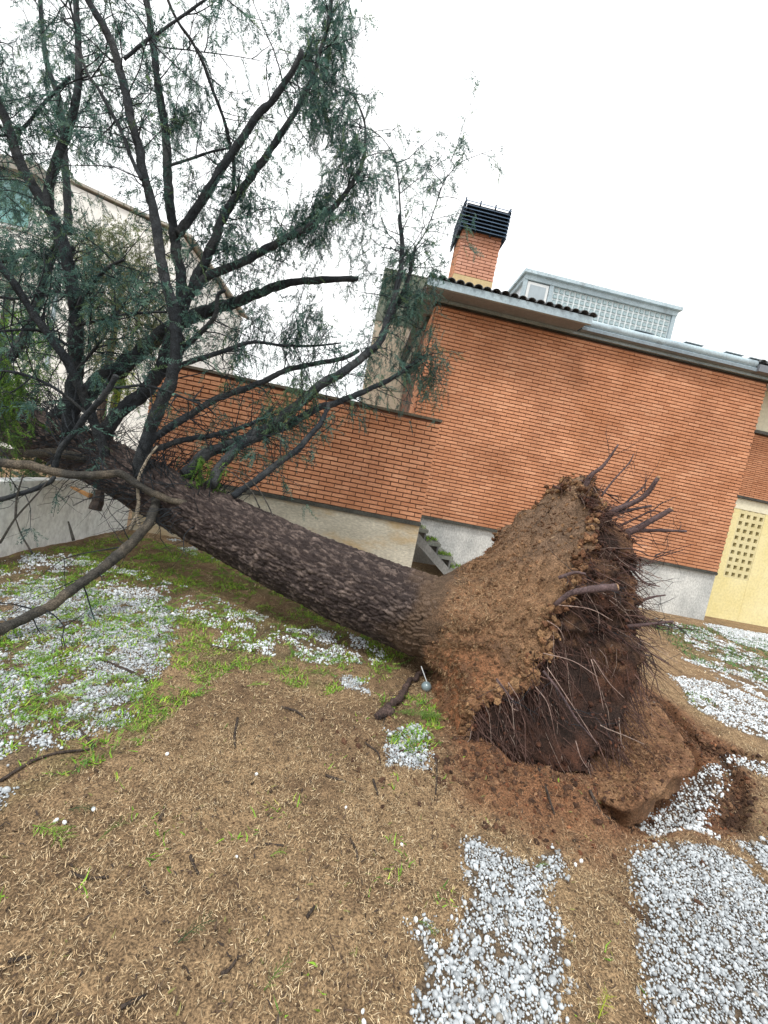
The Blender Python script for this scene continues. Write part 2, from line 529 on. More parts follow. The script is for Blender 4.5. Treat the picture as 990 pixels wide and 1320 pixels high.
def red_amount(P):
    d = seg_dist(P, list(RED)+[RED[0]])
    s = np.where(inpoly(P, RED), d, -d)
    return sstep(-0.12, 0.15, s+0.12*fbm(P*5, 3, 41))

xs = np.unique(np.round(np.concatenate([[-400, -150, -60, -25, -12, -8], np.arange(-5.2, -3.0, 0.08), np.arange(-3.0, 3.4, 0.024), np.arange(3.4, 9.0, 0.07), [10, 12, 16, 25, 60, 150, 400]]), 4))
ys = np.unique(np.round(np.concatenate([[-200, -60, -20, -8, -4, -2, -1, 0], np.arange(0.3, 3.4, 0.022), np.arange(3.4, 9.0, 0.06), [9.5, 11, 14, 20, 40, 90, 200, 500]]), 4))
gx, gy = np.meshgrid(xs, ys)
GP = np.c_[gx.ravel(), gy.ravel()]
GZ = height(GP)
red = red_amount(GP)
grn = zone(GP, GREENW)*sstep(-0.25, 0.25, fbm(GP*3.0, 3, 51))
tan_ = np.array([0.36, 0.25, 0.145])
redc = np.array([0.23, 0.115, 0.06])
grnc = np.array([0.14, 0.14, 0.055])
drk = np.array([0.17, 0.11, 0.065])
gc = np.tile(tan_, (len(GP), 1))
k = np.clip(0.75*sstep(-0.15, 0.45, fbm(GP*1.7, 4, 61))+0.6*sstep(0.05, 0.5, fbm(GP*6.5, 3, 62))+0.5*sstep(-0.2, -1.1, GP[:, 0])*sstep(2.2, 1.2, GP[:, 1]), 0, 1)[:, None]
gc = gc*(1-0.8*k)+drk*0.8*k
gc = gc*(1-red[:, None])+redc*red[:, None]
gc = gc*(1-0.6*grn[:, None])+grnc*0.6*grn[:, None]
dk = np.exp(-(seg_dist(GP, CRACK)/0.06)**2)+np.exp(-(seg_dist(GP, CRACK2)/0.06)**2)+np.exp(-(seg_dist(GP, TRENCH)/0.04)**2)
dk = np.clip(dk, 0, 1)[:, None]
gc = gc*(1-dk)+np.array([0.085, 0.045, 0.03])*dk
wet = np.zeros(len(GP))
for poly, c_, s_ in HAILW:
    wet = np.maximum(wet, inpoly(GP, poly)*c_)
gc = gc*(1-0.7*wet[:, None])+np.array([0.11, 0.09, 0.07])*0.7*wet[:, None]
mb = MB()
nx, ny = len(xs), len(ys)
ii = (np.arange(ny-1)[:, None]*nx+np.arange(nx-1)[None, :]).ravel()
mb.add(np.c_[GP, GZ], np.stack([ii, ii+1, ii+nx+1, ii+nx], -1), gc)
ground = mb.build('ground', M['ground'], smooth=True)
ground['kind'] = 'structure'

# ------------------------------------------------------------------ brickwork
BRICK_L, BRICK_H, PITCH_X, PITCH_Z = 0.243, 0.0515, 0.25, 0.07
BRICK_COLS = [(0.60, 0.285, 0.175), (0.66, 0.33, 0.21), (0.53, 0.235, 0.135), (0.62, 0.30, 0.185), (0.70, 0.375, 0.25), (0.56, 0.255, 0.15), (0.64, 0.315, 0.2), (0.50, 0.22, 0.13)]
def brick_box(mb, x0, x1, yf, depth, z0, z1, col):
    j = rng.normal(0, 0.0012, (8, 3))
    V = np.array([(x0, yf, z0), (x1, yf, z0), (x1, yf+depth, z0), (x0, yf+depth, z0), (x0, yf, z1), (x1, yf, z1), (x1, yf+depth, z1), (x0, yf+depth, z1)])+j
    mb.add(V, np.array(BOXF), col)
BRICK_COLS = [(0.625+(c_[0]-0.6)*0.6, 0.305+(c_[1]*0.95-0.275)*0.6, 0.17+(c_[2]*0.84-0.148)*0.6) for c_ in BRICK_COLS]
def brick_variants(tone, hh=BRICK_H, ll=BRICK_L):
    out = []
    for c in BRICK_COLS:
        b = MB()
        brick_box(b, 0, ll, 0, 0.04, 0, hh, np.array(c)*tone)
        me = b.mesh('brick')
        me.materials.append(M['brick'])
        out.append(me)
    return out
def brickwork(parent, x0, x1, z0, z1, yf, tone, near, singles=300, pz=PITCH_Z, skip=None, rest_name='brick_courses', BRICK_L=0.241):
    """courses of bricks on the plane y = yf facing the viewer; the ones largest in view are single objects"""
    variants = brick_variants(tone, BRICK_H*pz/PITCH_Z, BRICK_L)
    full, rest = [], MB()
    rows = int((z1-z0)/pz)
    for r in range(rows):
        z = z0 + r*pz + 0.006
        off = (0, 0.125)[r % 2]+rng.uniform(0, 0.03)
        x = x0 - off
        while x < x1-0.02:
            a, b = max(x, x0+0.001), min(x+BRICK_L, x1-0.001)
            if b-a > 0.03 and not (skip and skip(0.5*(a+b), z)):
                if b-a > BRICK_L-0.002:
                    full.append((a, z))
                else:
                    brick_box(rest, a, b, yf+rng.normal(0, 0.0015), 0.04, z, z+BRICK_H*pz/PITCH_Z, np.array(random.choice(BRICK_COLS))*tone)
            x += PITCH_X
    full.sort(key=lambda q: (q[0]+0.12-near[0])**2+(q[1]-near[1])**2)
    for n, (a, z) in enumerate(full):
        if n < singles:
            link_mesh('brick', random.choice(variants), parent, (a, yf+rng.normal(0, 0.0015), z))
        else:
            brick_box(rest, a, a+BRICK_L, yf+rng.normal(0, 0.0015), 0.04, z, z+BRICK_H*pz/PITCH_Z, np.array(random.choice(BRICK_COLS))*tone)
    rest.build(rest_name, M['brick'], parent, stuff=True)

# ------------------------------------------------------------------ the tall brick house
YT, XL, XR = 8.2, 0.9, 8.15
house = tag(empty('brick_house'), 'tall windowless brick house with chimney, tiled eave and glass block rooftop room', 'house')
b = MB(); b.box(XL, XR, YT+0.018, 15.0, 0.9, 5.16); b.build('wall_core', M['mortar'], house)
brickwork(house, XL, XR, 0.985, 5.14, YT, 0.98, (3.2, 2.3))
b = MB()
for r in range(60):                           # the left flank, seen edge on
    z = 0.99+r*0.07
    if z < 5.08:
        for q in range(4):
            y = YT+0.05+q*0.25+(0.125 if r % 2 else 0)
            b.box(XL-0.02, XL+0.02, y, y+0.238, z, z+0.054, np.array(random.choice(BRICK_COLS)))
b.build('flank_brick_courses', M['brick'], house, stuff=True)
b = MB(); b.box(XL-0.005, XR-0.05, YT-0.055, YT+0.3, 0.925, 0.982); b.build('ledge', M['ledge'], house)
b = MB(); b.box(XL, XR-0.03, YT+0.012, YT+0.5, -0.5, 0.924); b.build('plinth', M['concrete'], house)
b = MB(); b.box(XL-0.06, XR+0.03, YT-0.075, YT+0.15, 5.165, 5.215); b.build('cornice', M['metal'], house)
b = MB(); b.box(XL-0.05, XR+0.02, YT-0.035, YT+0.15, 5.14, 5.163, (0.7, 0.7, 0.7)); b.build('dark_board', M['ledge'], house)  # narrow dark board between the top brick course and the cornice
# eave with barrel tiles over the left part
ey0, ex0, ex1 = 7.62, 0.60, 3.76
b = MB(); b.box(ex0, ex1, ey0+0.05, 8.6, 5.219, 5.26); b.box(ex0, XL-0.08, 8.6, 13.0, 5.219, 5.26); b.build('soffit', M['soffit'], house)
b = MB(); b.box(ex0-0.02, ex1+0.02, ey0-0.01, ey0+0.047, 5.165, 5.30); b.build('fascia', M['metal'], house)
def barrel(r=0.085, length=0.5, thick=0.014, n=9, slope=0.3):
    t = MB()
    a = np.linspace(0, math.pi, n)
    outer = np.c_[-np.cos(a)*r, np.sin(a)*r*0.8]
    inner = np.c_[-np.cos(a)*(r-thick), np.sin(a)*(r-thick)*0.8]
    V = []
    for y in (0, length):
        for q in (outer, inner):
            V += [(p[0], y, p[1]+slope*y) for p in q]
    F = []
    for i in range(n-1):
        F += [(i, i+1, 2*n+i+1, 2*n+i), (n+i+1, n+i, 3*n+i, 3*n+i+1), (i+1, i, n+i, n+i+1)]
    t.add(V, np.array(F), (1, 1, 1))
    me = t.mesh('roof_tile', True)
    me.materials.append(M['tile'])
    return me
tile_me = barrel()
x = ex0+0.06
while x < ex1+0.02:
    link_mesh('roof_tile', tile_me, house, (x, ey0-0.05+rng.normal(0, 0.006), 5.302), (0, rng.normal(0, 0.03), 0))
    x += 0.172
b = MB()
b.add([(ex0, ey0+0.05, 5.30), (ex1, ey0+0.05, 5.30), (ex1, 14.9, 7.4), (ex0, 14.9, 7.4)], np.array([(0, 1, 2, 3)]))
b.add([(ex1, YT-0.02, 5.42), (12.0, YT-0.02, 5.42), (12.0, 14.9, 7.39), (ex1, 14.9, 7.39)], np.array([(0, 1, 2, 3)]))
b.build('roof', M['roof'], house)
# gutter on the right part
b = MB()
P = np.array([(X, 8.06, 5.375) for X in np.linspace(3.80, 7.62, 12)])
tube(b, P, 0.078, 12, (1.15, 1.15, 1.15))
gut = b.build('gutter', M['metal'], house, smooth=True)
b = MB(); b.box(3.80, 7.62, 7.99, 8.16, 5.218, 5.275, (0.6, 0.6, 0.62)); b.box(3.80, 7.7, 8.02, 8.17, 5.285, 5.30, (1.3, 1.3, 1.3)); b.build('gutter_board', M['metal'], house)
for X in (4.9, 6.0, 6.9, 7.45):
    b = MB(); b.box(X, X+0.4, 8.02, 8.3, 5.47, 5.485, (0.75, 0.75, 0.75)); b.build('gutter_strip', M['metal'], house)
for n in range(14):
    link_mesh('roof_tile', tile_me, house, (7.72+n*0.172, 7.98, 5.41))
b = MB(); b.box(7.64, 11.0, 7.96, 8.3, 5.222, 5.36, (0.8, 0.8, 0.8)); b.build('soffit', M['soffit'], house)
# chimney: thing > chimney > pieces
ch = MB(); ch.box(1.22, 2.07, 9.0, 9.8, 5.4, 7.12); chim = ch.build('chimney', M['mortar'], house)
c = MB(); c.box(1.205, 2.085, 8.982, 9.8, 5.5, 6.19, (0.7, 0.58, 0.42)); c.build('chimney_base', M['cream'], chim)
c = MB()
for r in range(14):
    z = 6.2+r*0.066
    x = 1.21-(0.125 if r % 2 else 0)
    while x < 2.06:
        a, e = max(x, 1.208), min(x+0.238, 2.082)
        if e-a > 0.02:
            brick_box(c, a, e, 8.98, 0.04, z, z+0.05, np.array(random.choice(BRICK_COLS))*np.array([0.92, 1.02, 1.3]))
        x += 0.25
    for q in range(3):
        c.box(1.2, 1.24, 9.02+q*0.25, 9.02+q*0.25+0.238, z, z+0.05, np.array(random.choice(BRICK_COLS))*0.95)
c.build('brick_courses', M['brick'], chim, stuff=True)
for n in range(8):
    z = 7.08+n*0.075
    for nm, X0, X1, Y0, Y1 in (('front', 1.13, 2.15, 8.86, 8.92), ('side', 1.12, 1.18, 8.92, 9.9), ('side', 2.10, 2.16, 8.92, 9.9)):
        c = MB()
        if nm == 'front':
            V = [(X0, Y0, z), (X1, Y0, z), (X1, Y1+0.02, z+0.062), (X0, Y1+0.02, z+0.062)]
        elif X0 < 1.5:
            V = [(X0, Y1, z), (X0, Y0, z), (X1, Y0, z+0.062), (X1, Y1, z+0.062)]
        else:
            V = [(X1, Y0, z), (X1, Y1, z), (X0, Y1, z+0.062), (X0, Y0, z+0.062)]
        V = V+[(p[0], p[1], p[2]+0.014) for p in V]
        c.add(V, np.array(BOXF), (1.7, 1.7, 1.7) if n % 2 else (1.2, 1.2, 1.2))
        c.build('louvre_slat', M['louvre'], chim)
for X in (1.15, 1.47, 1.80, 2.13):
    c = MB(); c.box(X-0.015, X+0.015, 8.925, 8.95, 7.06, 7.72); c.build('louvre_post', M['louvre'], chim)
c = MB(); c.box(1.2, 2.09, 8.96, 9.82, 7.121, 7.64, (0.4, 0.4, 0.4)); c.build('flue_box', M['louvre'], chim)
# glass block room on the roof: thing > rooftop_room > pieces
YD = 14.0
d = MB(); d.box(4.4, 9.85, YD+0.12, 17.5, 7.2, 9.2, (0.9, 0.95, 1)); room = d.build('rooftop_room', M['frame'], house)
d = MB(); d.box(4.22, 10.0, YD-0.12, 17.7, 9.36, 9.47, (1.2, 1.2, 1.2)); d.box(4.3, 9.92, YD-0.02, 17.6, 9.19, 9.359, (1.05, 1.05, 1.05)); d.build('roof_band', M['metal'], room)
for X0, X1 in ((4.3, 4.42), (5.22, 5.36), (9.76, 9.9)):
    d = MB(); d.box(X0, X1, YD, YD+0.13, 7.2, 9.188); d.build('corner_post', M['metal'], room)
d = MB(); d.box(4.44, 5.2, YD+0.02, YD+0.1, 7.6, 9.15); win = d.build('window_frame', M['frame'], room)
d = MB(); d.box(4.54, 5.1, YD-0.005, YD+0.015, 7.7, 9.05); d.build('pane', M['pane'], room)
d = MB(); d.box(5.37, 9.75, YD+0.06, YD+0.11, 7.2, 9.185, (0.9, 0.95, 0.97)); d.build('block_joint', M['frame'], room)
gb = MB()
gb.add([(.012, .02, .012), (.158, .02, .012), (.158, .02, .158), (.012, .02, .158), (.024, -.012, .024), (.146, -.012, .024), (.146, -.012, .146), (.024, -.012, .146), (.045, .0, .045), (.123, .0, .045), (.123, .0, .123), (.045, .0, .123)],
       np.array([(0, 1, 5, 4), (1, 2, 6, 5), (2, 3, 7, 6), (3, 0, 4, 7), (4, 5, 9, 8), (5, 6, 10, 9), (6, 7, 11, 10), (7, 4, 8, 11), (8, 9, 10, 11)]))
gbm = gb.mesh('glass_block'); gbm.materials.append(M['glass_block'])
for i in range(22):
    for j in range(7):
        link_mesh('glass_block', gbm, room, (5.40+i*0.198, YD+0.04, 9.0-j*0.198))

# ------------------------------------------------------------------ yellow annexe on the right
YA = 8.8
annex = tag(empty('yellow_annexe'), 'yellow rendered annexe with pierced block screen and a band of thin bricks', 'building')
HX, HZ, HP, VP_ = 8.93, 0.92, 0.164, 0.174
lx0, lx1, lz0, lz1 = HX-0.04, HX+4*HP-0.04, HZ-0.04, HZ+10*VP_-0.04
b = MB()
b.box(XR-0.5, lx0-0.001, YA, YA+0.2, -0.6, 2.5); b.box(lx1+0.001, 16, YA-0.004, YA+0.2, -0.6, 2.5)
b.box(lx0, lx1, YA, YA+0.2, -0.6, lz0-0.001); b.box(lx0, lx1, YA, YA+0.2, lz1+0.001, 2.5)
b.build('wall', M['yellow'], annex)
b = MB(); b.box(XR-0.5, 16, YA-0.008, YA+0.2, 2.502, 2.742); b.build('lintel', M['cream'], annex)
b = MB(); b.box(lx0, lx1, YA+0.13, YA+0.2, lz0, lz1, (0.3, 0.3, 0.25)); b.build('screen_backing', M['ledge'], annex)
lat = MB()
o, i_, zo, zi = HP, 0.038, VP_, 0.042
Vf = [(0, 0, 0), (o, 0, 0), (o, 0, zo), (0, 0, zo), (i_, 0, zi), (o-i_, 0, zi), (o-i_, 0, zo-zi), (i_, 0, zo-zi)]
Vb = [(p[0], 0.12, p[2]) for p in Vf]
lat.add(Vf+Vb, np.array([(0, 1, 5, 4), (1, 2, 6, 5), (2, 3, 7, 6), (3, 0, 4, 7), (4, 5, 13, 12), (5, 6, 14, 13), (6, 7, 15, 14), (7, 4, 12, 15)]))
latm = lat.mesh('pierced_block'); latm.materials.append(M['lattice'])
for i in range(4):
    for j in range(10):
        link_mesh('pierced_block', latm, annex, (lx0+i*HP, YA+0.002, lz0+j*VP_))
b = MB(); b.box(XR-0.5, 16, YA-0.07, YA+0.2, 2.745, 2.80); b.build('ledge', M['ledge'], annex)
b = MB(); b.box(XR-0.5, 16, YA+0.02, YA+0.3, 2.802, 4.25); b.build('brick_band', M['mortar'], annex)
c = MB()
r = 0
z = 2.81
while z < 4.2:
    x = XR-(0.12 if r % 2 else 0)
    while x < 12:
        brick_box(c, x, x+0.235, YA, 0.04, z, z+0.034, np.array(random.choice(BRICK_COLS))*0.98)
        x += 0.245
    z += 0.046
    r += 1
c.build('thin_brick_courses', M['brick'], annex, stuff=True)
b = MB(); b.box(XR-0.5, 16, YA-0.07, YA+0.2, 4.252, 4.32, (1.6, 1.6, 1.7)); b.build('ledge', M['ledge'], annex)
b = MB(); b.box(XR-0.5, 16, YA, YA+0.2, 4.322, 5.22); b.build('upper_wall', M['cream'], annex)

# ------------------------------------------------------------------ low brick garden wall in front of the house
YL, LX0, LX1 = 6.5, -3.32, 1.15
gw = tag(empty('low_brick_wall'), 'lower red brick boundary wall on pale plinth, fallen branches in front of it', 'wall')
b = MB(); b.box(LX0, LX1-0.01, YL+0.018, YL+0.24, 0.97, 2.62); b.build('wall_core', M['mortar'], gw)
brickwork(gw, LX0, LX1, 0.97, 2.60, YL, 1.1, (0.2, 1.6), BRICK_L=0.2365)
b = MB(); b.box(LX0, LX1+0.015, YL-0.025, YL+0.27, 2.61, 2.65, (2.0, 1.7, 1.5)); b.build('coping', M['ledge'], gw)
b = MB(); b.box(LX0, LX1+0.01, YL-0.05, YL+0.26, 0.905, 0.966); b.build('ledge', M['ledge'], gw)
b = MB(); b.box(LX0, LX1+0.004, YL+0.004, YL+0.25, -0.3, 0.903); b.build('plinth', M['plinth'], gw)
b = MB()
for r in range(23):
    z = 0.976+r*0.07
    b.box(LX1-0.02, LX1+0.004, YL+0.045, YL+0.235, z, z+0.054, np.array(random.choice(BRICK_COLS)))
b.build('end_brick_courses', M['brick'], gw, stuff=True)

# ------------------------------------------------------------------ outside stair between the low wall and the house
stair = tag(empty('concrete_stair'), 'small mossy concrete stair with sloping stringer in the gap beside the brick house', 'stair')
b = MB()
V = [(1.16, 6.93, 0.62), (1.16, 6.93, 0.80), (2.55, 6.93, -0.28), (2.32, 6.93, -0.28)]
V = V+[(p[0], p[1]+0.12, p[2]) for p in V]
b.add(V, np.array([(0, 3, 2, 1), (4, 5, 6, 7), (0, 1, 5, 4), (1, 2, 6, 5), (2, 3, 7, 6), (3, 0, 4, 7)]), (0.42, 0.42, 0.42))
b.build('stringer', M['concrete'], stair)
for n in range(5):
    x = 1.17+n*0.27
    z = 0.78-n*0.2
    b = MB(); b.box(x-0.03, x+0.26, 7.052, 8.1, z-0.03, z+0.03, (0.35, 0.37, 0.33)); b.build('tread', M['concrete'], stair)
    b = MB(); b.box(x+0.2, x+0.23, 7.054, 8.1, z-0.2, z-0.031, (0.25, 0.25, 0.25)); b.build('riser', M['concrete'], stair)
mb = MB()
n = 900
P = np.c_[rng.uniform(1.2, 2.4, n), rng.uniform(7.06, 7.6, n), np.zeros(n)]
P[:, 2] = 0.82-np.floor((P[:, 0]-1.14)/0.27)*0.2
P = P[fbm(P[:, :2]*5, 2, 3) > -0.1]
n = len(P)
ang = rng.uniform(0, 6.28, n)
blades(mb, P, np.c_[np.cos(ang), np.sin(ang), np.full(n, 0.4)], rng.uniform(0.03, 0.08, n), rng.uniform(0.01, 0.02, n), rng.uniform(0, 0.04, n), palette(n, [(0.15, 0.28, 0.03), (0.22, 0.36, 0.05), (0.08, 0.15, 0.03)], 0.2))
mb.build('moss', M['grass'], stair, stuff=True)

# ------------------------------------------------------------------ white wall on the left
ww = tag(empty('white_garden_wall'), 'low white rendered garden wall with grey stains, crossed by the fallen trunk', 'wall')
b = MB()
yy = np.linspace(1.5, 6.498, 60)
zt = 0.78+0.012*fbm(np.c_[yy*3, yy*0], 2, 2)
for i in range(len(yy)-1):
    pass
Vw = []
for y_, z_ in zip(yy, zt):
    Vw += [(-3.37, y_, -0.3), (-3.37, y_, z_), (-3.55, y_, z_), (-3.55, y_, -0.3)]
Fq = []
for i in range(len(yy)-1):
    for q in range(3):
        Fq.append((i*4+q, i*4+q+1, (i+1)*4+q+1, (i+1)*4+q))
b.add(Vw, [np.array(Fq), np.array([(0, 1, 2, 3), (len(Vw)-1, len(Vw)-2, len(Vw)-3, len(Vw)-4)])])
b.build('wall_body', M['white_wall'], ww)

# ------------------------------------------------------------------ houses beyond the walls
far = tag(empty('white_house'), 'white rendered house with sloping roof edge and teal window behind the branches', 'house')
p0, p1 = W(92, 238, 15.0), W(215, 296, 15.0)
zr = p0[2]
b = MB()
def prism(mb, pts, y0, y1, col=None):
    n = len(pts)
    V = [(p[0], y0, p[1]) for p in pts]+[(p[0], y1, p[1]) for p in pts]
    mb.add(V, [np.array([list(range(n))]), np.array([list(range(2*n-1, n-1, -1))]), np.array([(i, n+i, n+(i+1) % n, (i+1) % n) for i in range(n)])], col)
pl = W(-40, 300, 15.0)
xr = p1[0]+0.6
zx = p1[2]-(p0[2]-p1[2])*0.6/(p1[0]-p0[0])
prism(b, [(-22, -0.5), (-22, pl[2]+1.0), (p0[0]-1.6, p0[2]+0.05), (p0[0], p0[2]), (xr, zx), (xr, -0.5)][::-1], 15.0, 22.0)
b.build('wall', M['white'], far)
b = MB()
V = [(p0[0]-0.2, 14.88, p0[2]+0.12), (xr+0.3, 14.88, zx+0.02), (xr+0.3, 22.2, zx+0.02), (p0[0]-0.2, 22.2, p0[2]+0.12)]
b.add(V+[(q[0], q[1], q[2]+0.08) for q in V], np.array(BOXF)); b.build('roof', M['roof'], far)
q = W(40, 300, 15.0)
b = MB(); b.box(p0[0]-3.3, p0[0]-0.7, 14.5, 15.05, p0[2]-0.2, p0[2]+0.15, (0.8, 0.8, 0.8)); b.box(-20, p0[0]-1.2, 14.3, 14.99, W(20, 345, 15)[2]-0.2, W(20, 345, 15)[2]+0.1, (0.9, 0.9, 0.9)); b.build('balcony_edge', M['roof'], far)
wq = W(20, 262, 14.96)
b = MB(); b.box(wq[0]-1.2, wq[0]+0.6, 14.93, 14.99, wq[2]-0.8, wq[2]+0.8); f_ = b.build('window_frame', M['frame'], far)
b = MB(); b.box(wq[0]-1.1, wq[0]+0.5, 14.90, 14.925, wq[2]-0.7, wq[2]+0.7); b.build('pane', M['teal_pane'], far)
b = MB(); b.box(p0[0]-0.05, p0[0]+0.06, 14.93, 14.99, 3.0, p0[2]-0.2, (0.9, 0.9, 0.9)); b.build('downpipe', M['metal'], far)

back = tag(empty('rear_building'), 'narrow brick and cream rear building behind the hanging foliage beside the tall house', 'building')
a0, a1 = W(497, 345, 13.0), W(560, 362, 13.0)
b = MB(); b.box(a0[0], 2.2, 13.0, 14.9, -0.5, a0[2]-1.6, (0.62, 0.56, 0.56)); b.build('wall', M['cream'], back)
b = MB(); b.box(a0[0]-0.02, 2.21, 12.98, 14.92, a0[2]-1.598, a0[2], (0.3, 0.33, 0.27)); b.build('upper_wall', M['concrete'], back)

# ------------------------------------------------------------------ the fallen cedar
tree = tag(empty('fallen_cedar'), 'huge uprooted cedar lying across the yard, root plate torn from the ground', 'tree')
TP = np.array([(1.05, 3.23, 0.46), (0.80, 3.33, 0.45), (0.47, 3.46, 0.48), (-0.27, 3.75, 0.57), (-1.12, 4.09, 0.73), (-2.09, 4.48, 0.93), (-3.23, 4.93, 1.17), (-4.52, 5.44, 1.36), (-6.3, 6.15, 1.65), (-8.4, 7.0, 2.05)])
TR = np.array([0.27, 0.335, 0.335, 0.32, 0.305, 0.285, 0.26, 0.25, 0.18, 0.09])
per = 90
P = catmull(TP, per)
R = np.interp(np.linspace(0, len(TP)-1, len(P)), np.arange(len(TP)), TR)
n_s = 264
T_, N_, B_ = frames(P)
a = np.linspace(0, 2*math.pi, n_s, endpoint=False)
ring = (N_[:, None, :]*np.cos(a)[None, :, None] + B_[:, None, :]*np.sin(a)[None, :, None])
s = np.concatenate([[0], np.cumsum(np.linalg.norm(np.diff(P, axis=0), axis=1))])
ncell = 72
uv = np.stack([np.broadcast_to(a[None, :]/(2*math.pi)*ncell, (len(P), n_s)), np.broadcast_to(s[:, None]/0.095, (len(P), n_s))], -1).reshape(-1, 2)
pos3 = (P[:, None, :]+ring*R[:, None, None]).reshape(-1, 3)
uvw = uv + np.c_[fbm(pos3*12, 2, 70), fbm(pos3*12, 2, 71)]*0.6
f1, f2, rid = worley(uvw, 5, ncell)
plate_h = sstep(0.02, 0.30, f2-f1)*(0.5+0.6*rid)
disp = 0.021*plate_h + 0.022*fbm(pos3*4.0, 3, 75) + 0.009*fbm(pos3*38, 2, 77) + 0.012*fbm(uv*np.array([0.5, 0.12]), 2, 78) - 0.012
rr = R[:, None] + disp.reshape(len(P), n_s)*(0.35+0.65*np.clip(R/0.3, 0, 1))[:, None]
V = (P[:, None, :]+ring*rr[:, :, None]).reshape(-1, 3)
i = np.arange(len(P)-1)[:, None]*n_s
j = np.arange(n_s)[None, :]
F = np.stack([i+j, i+(j+1) % n_s, i+n_s+(j+1) % n_s, i+n_s+j], -1).reshape(-1, 4)
bark_a, bark_b = np.array([0.034, 0.025, 0.024]), np.array([0.17, 0.135, 0.12])
kk = (np.clip(rid*2.2-1.25, 0, 1)*(0.25+0.75*sstep(-0.1, 0.4, fbm(pos3*30, 2, 79))))[:, None]
g1, g2, gid = worley(uv*np.array([1.9, 2.4])+3.3*fbm(pos3*10, 2, 88)[:, None]*0.2, 15)
kk = np.clip(kk+(np.clip(gid*3.2-2.35, 0, 1)*0.8)[:, None], 0, 1)
tc = bark_a*(1-kk)+bark_b*kk
soilk = (sstep(0.62, 0.2, np.repeat(s, n_s)+0.3*fbm(pos3*7, 3, 83)))[:, None]*0.7
tc = tc*(1-soilk)+np.array([0.14, 0.094, 0.06])*soilk
mb = MB(); mb.add(V, F, tc)
mb.build('trunk', M['bark'], tree, smooth=True)

def trunk_at(xw):                             # centre and radius of the trunk where it passes x = xw
    k_ = np.argmin(np.abs(P[:, 0]-xw))
    return P[k_], R[k_]
TRK_P, TRK_R = P.copy(), R.copy()

# root plate: torn turf cone on the trunk side, dark soil and roots on the underside
AX = np.array([0.93, -0.37, 0.02]); AX /= np.linalg.norm(AX)
rim_key = np.array([W(752, 618, 3.15), W(770, 655, 2.95), W(762, 705, 2.75), W(738, 765, 2.6), W(715, 830, 2.48), W(678, 882, 2.40), W(632, 905, 2.36), W(600, 960, 2.32),
                    (0.90, 2.75, -0.06), (0.95, 3.3, -0.1), (1.1, 3.85, 0.05), (1.32, 4.15, 0.5), (1.5, 4.1, 1.05), (1.64, 3.7, 1.55)])
nk = len(rim_key)
NT, NR = 220, 110
th = np.linspace(0, nk, NT, endpoint=False)
Q = np.vstack([rim_key, rim_key, rim_key])
def closed(K, th):
    n = len(K)
    i0 = np.floor(th).astype(int) % n
    t = (th-np.floor(th))[:, None]
    a_, b_, c_, d_ = K[(i0-1) % n], K[i0], K[(i0+1) % n], K[(i0+2) % n]
    return 0.5*((2*b_)+(-a_+c_)*t+(2*a_-5*b_+4*c_-d_)*t*t+(-a_+3*b_-3*c_+d_)*t**3)
rim = closed(rim_key, th)
tc0, tr0 = np.array([0.83, 3.318, 0.45]), 0.325
cen = rim.mean(0)
base_ring = np.zeros_like(rim)
for q in range(NT):
    v_ = rim[q]-cen
    v_ = v_-AX*(v_@AX)
    base_ring[q] = tc0+v_/np.linalg.norm(v_)*tr0
t = np.linspace(0, 1, NR)
e = t**1.0
flare = 0.30*np.sin(np.pi*np.clip(t, 0, 1))
VV = base_ring[None]*(1-e)[:, None, None]+rim[None]*e[:, None, None]
# pull the middle of the flare towards the trunk axis: a concave buttress
mid_c = tc0[None]+(cen-tc0)[None]*t[:, None]
VV = VV-(VV-mid_c[:, None, :])*(flare*0.9)[:, None, None]
V = VV.reshape(-1, 3)
rad = V-np.repeat(mid_c, NT, 0)
rad /= np.linalg.norm(rad, axis=1)[:, None]
tt = np.repeat(t, NT)
ang_ = np.tile(th, NR)
streak = fbm(np.c_[ang_*2.4, tt*1.1, 0*tt], 3, 91)
dsp = (0.085*fbm(V*4, 4, 93)+0.06*streak+0.05*fbm(V*13, 3, 95, 0.65)+0.03*fbm(V*38, 2, 96))*np.clip(tt*2.4, 0.15, 1)+0.006*(1-tt)
V = V+rad*dsp[:, None]+AX*((0.16*fbm(V*5, 3, 97)+0.05*fbm(V*19, 2, 94))*sstep(0.7, 1, tt))[:, None]
plate_top = V.copy()
plate_nrm = rad.copy()
i = np.arange(NR-1)[:, None]*NT
j = np.arange(NT)[None, :]
F = np.stack([i+j, i+(j+1) % NT, i+NT+(j+1) % NT, i+NT+j], -1).reshape(-1, 4)
c1, c2, c3, c4 = np.array([0.31, 0.19, 0.11]), np.array([0.28, 0.125, 0.06]), np.array([0.15, 0.10, 0.07]), np.array([0.36, 0.22, 0.115])
kz = sstep(0.75, 0.2, V[:, 2]+0.2*fbm(V*3, 2, 98))[:, None]
col = c1*(1-kz)+c2*kz
kg = sstep(0.0, 0.45, streak+0.4*fbm(V*8, 2, 99))[:, None]*0.6
col = col*(1-kg)+c3*kg
kr = (sstep(0.82, 0.98, tt)*sstep(-0.2, 0.3, fbm(V*7, 2, 100)))[:, None]
col = col*(1-kr*0.7)+c4*kr*0.7
kb = sstep(0.3, 0.04, tt+0.16*fbm(V*7, 3, 84))[:, None]
col = col*(1-kb)+np.array([0.12, 0.082, 0.055])*kb
ku = (sstep(0.9, 1.5, V[:, 2])*0.55)[:, None]
col = col*(1-ku)+np.array([0.2, 0.15, 0.115])*ku
mb = MB(); mb.add(V, F, col)
rp = mb.build('root_plate', M['rootsoil'], tree, smooth=True)
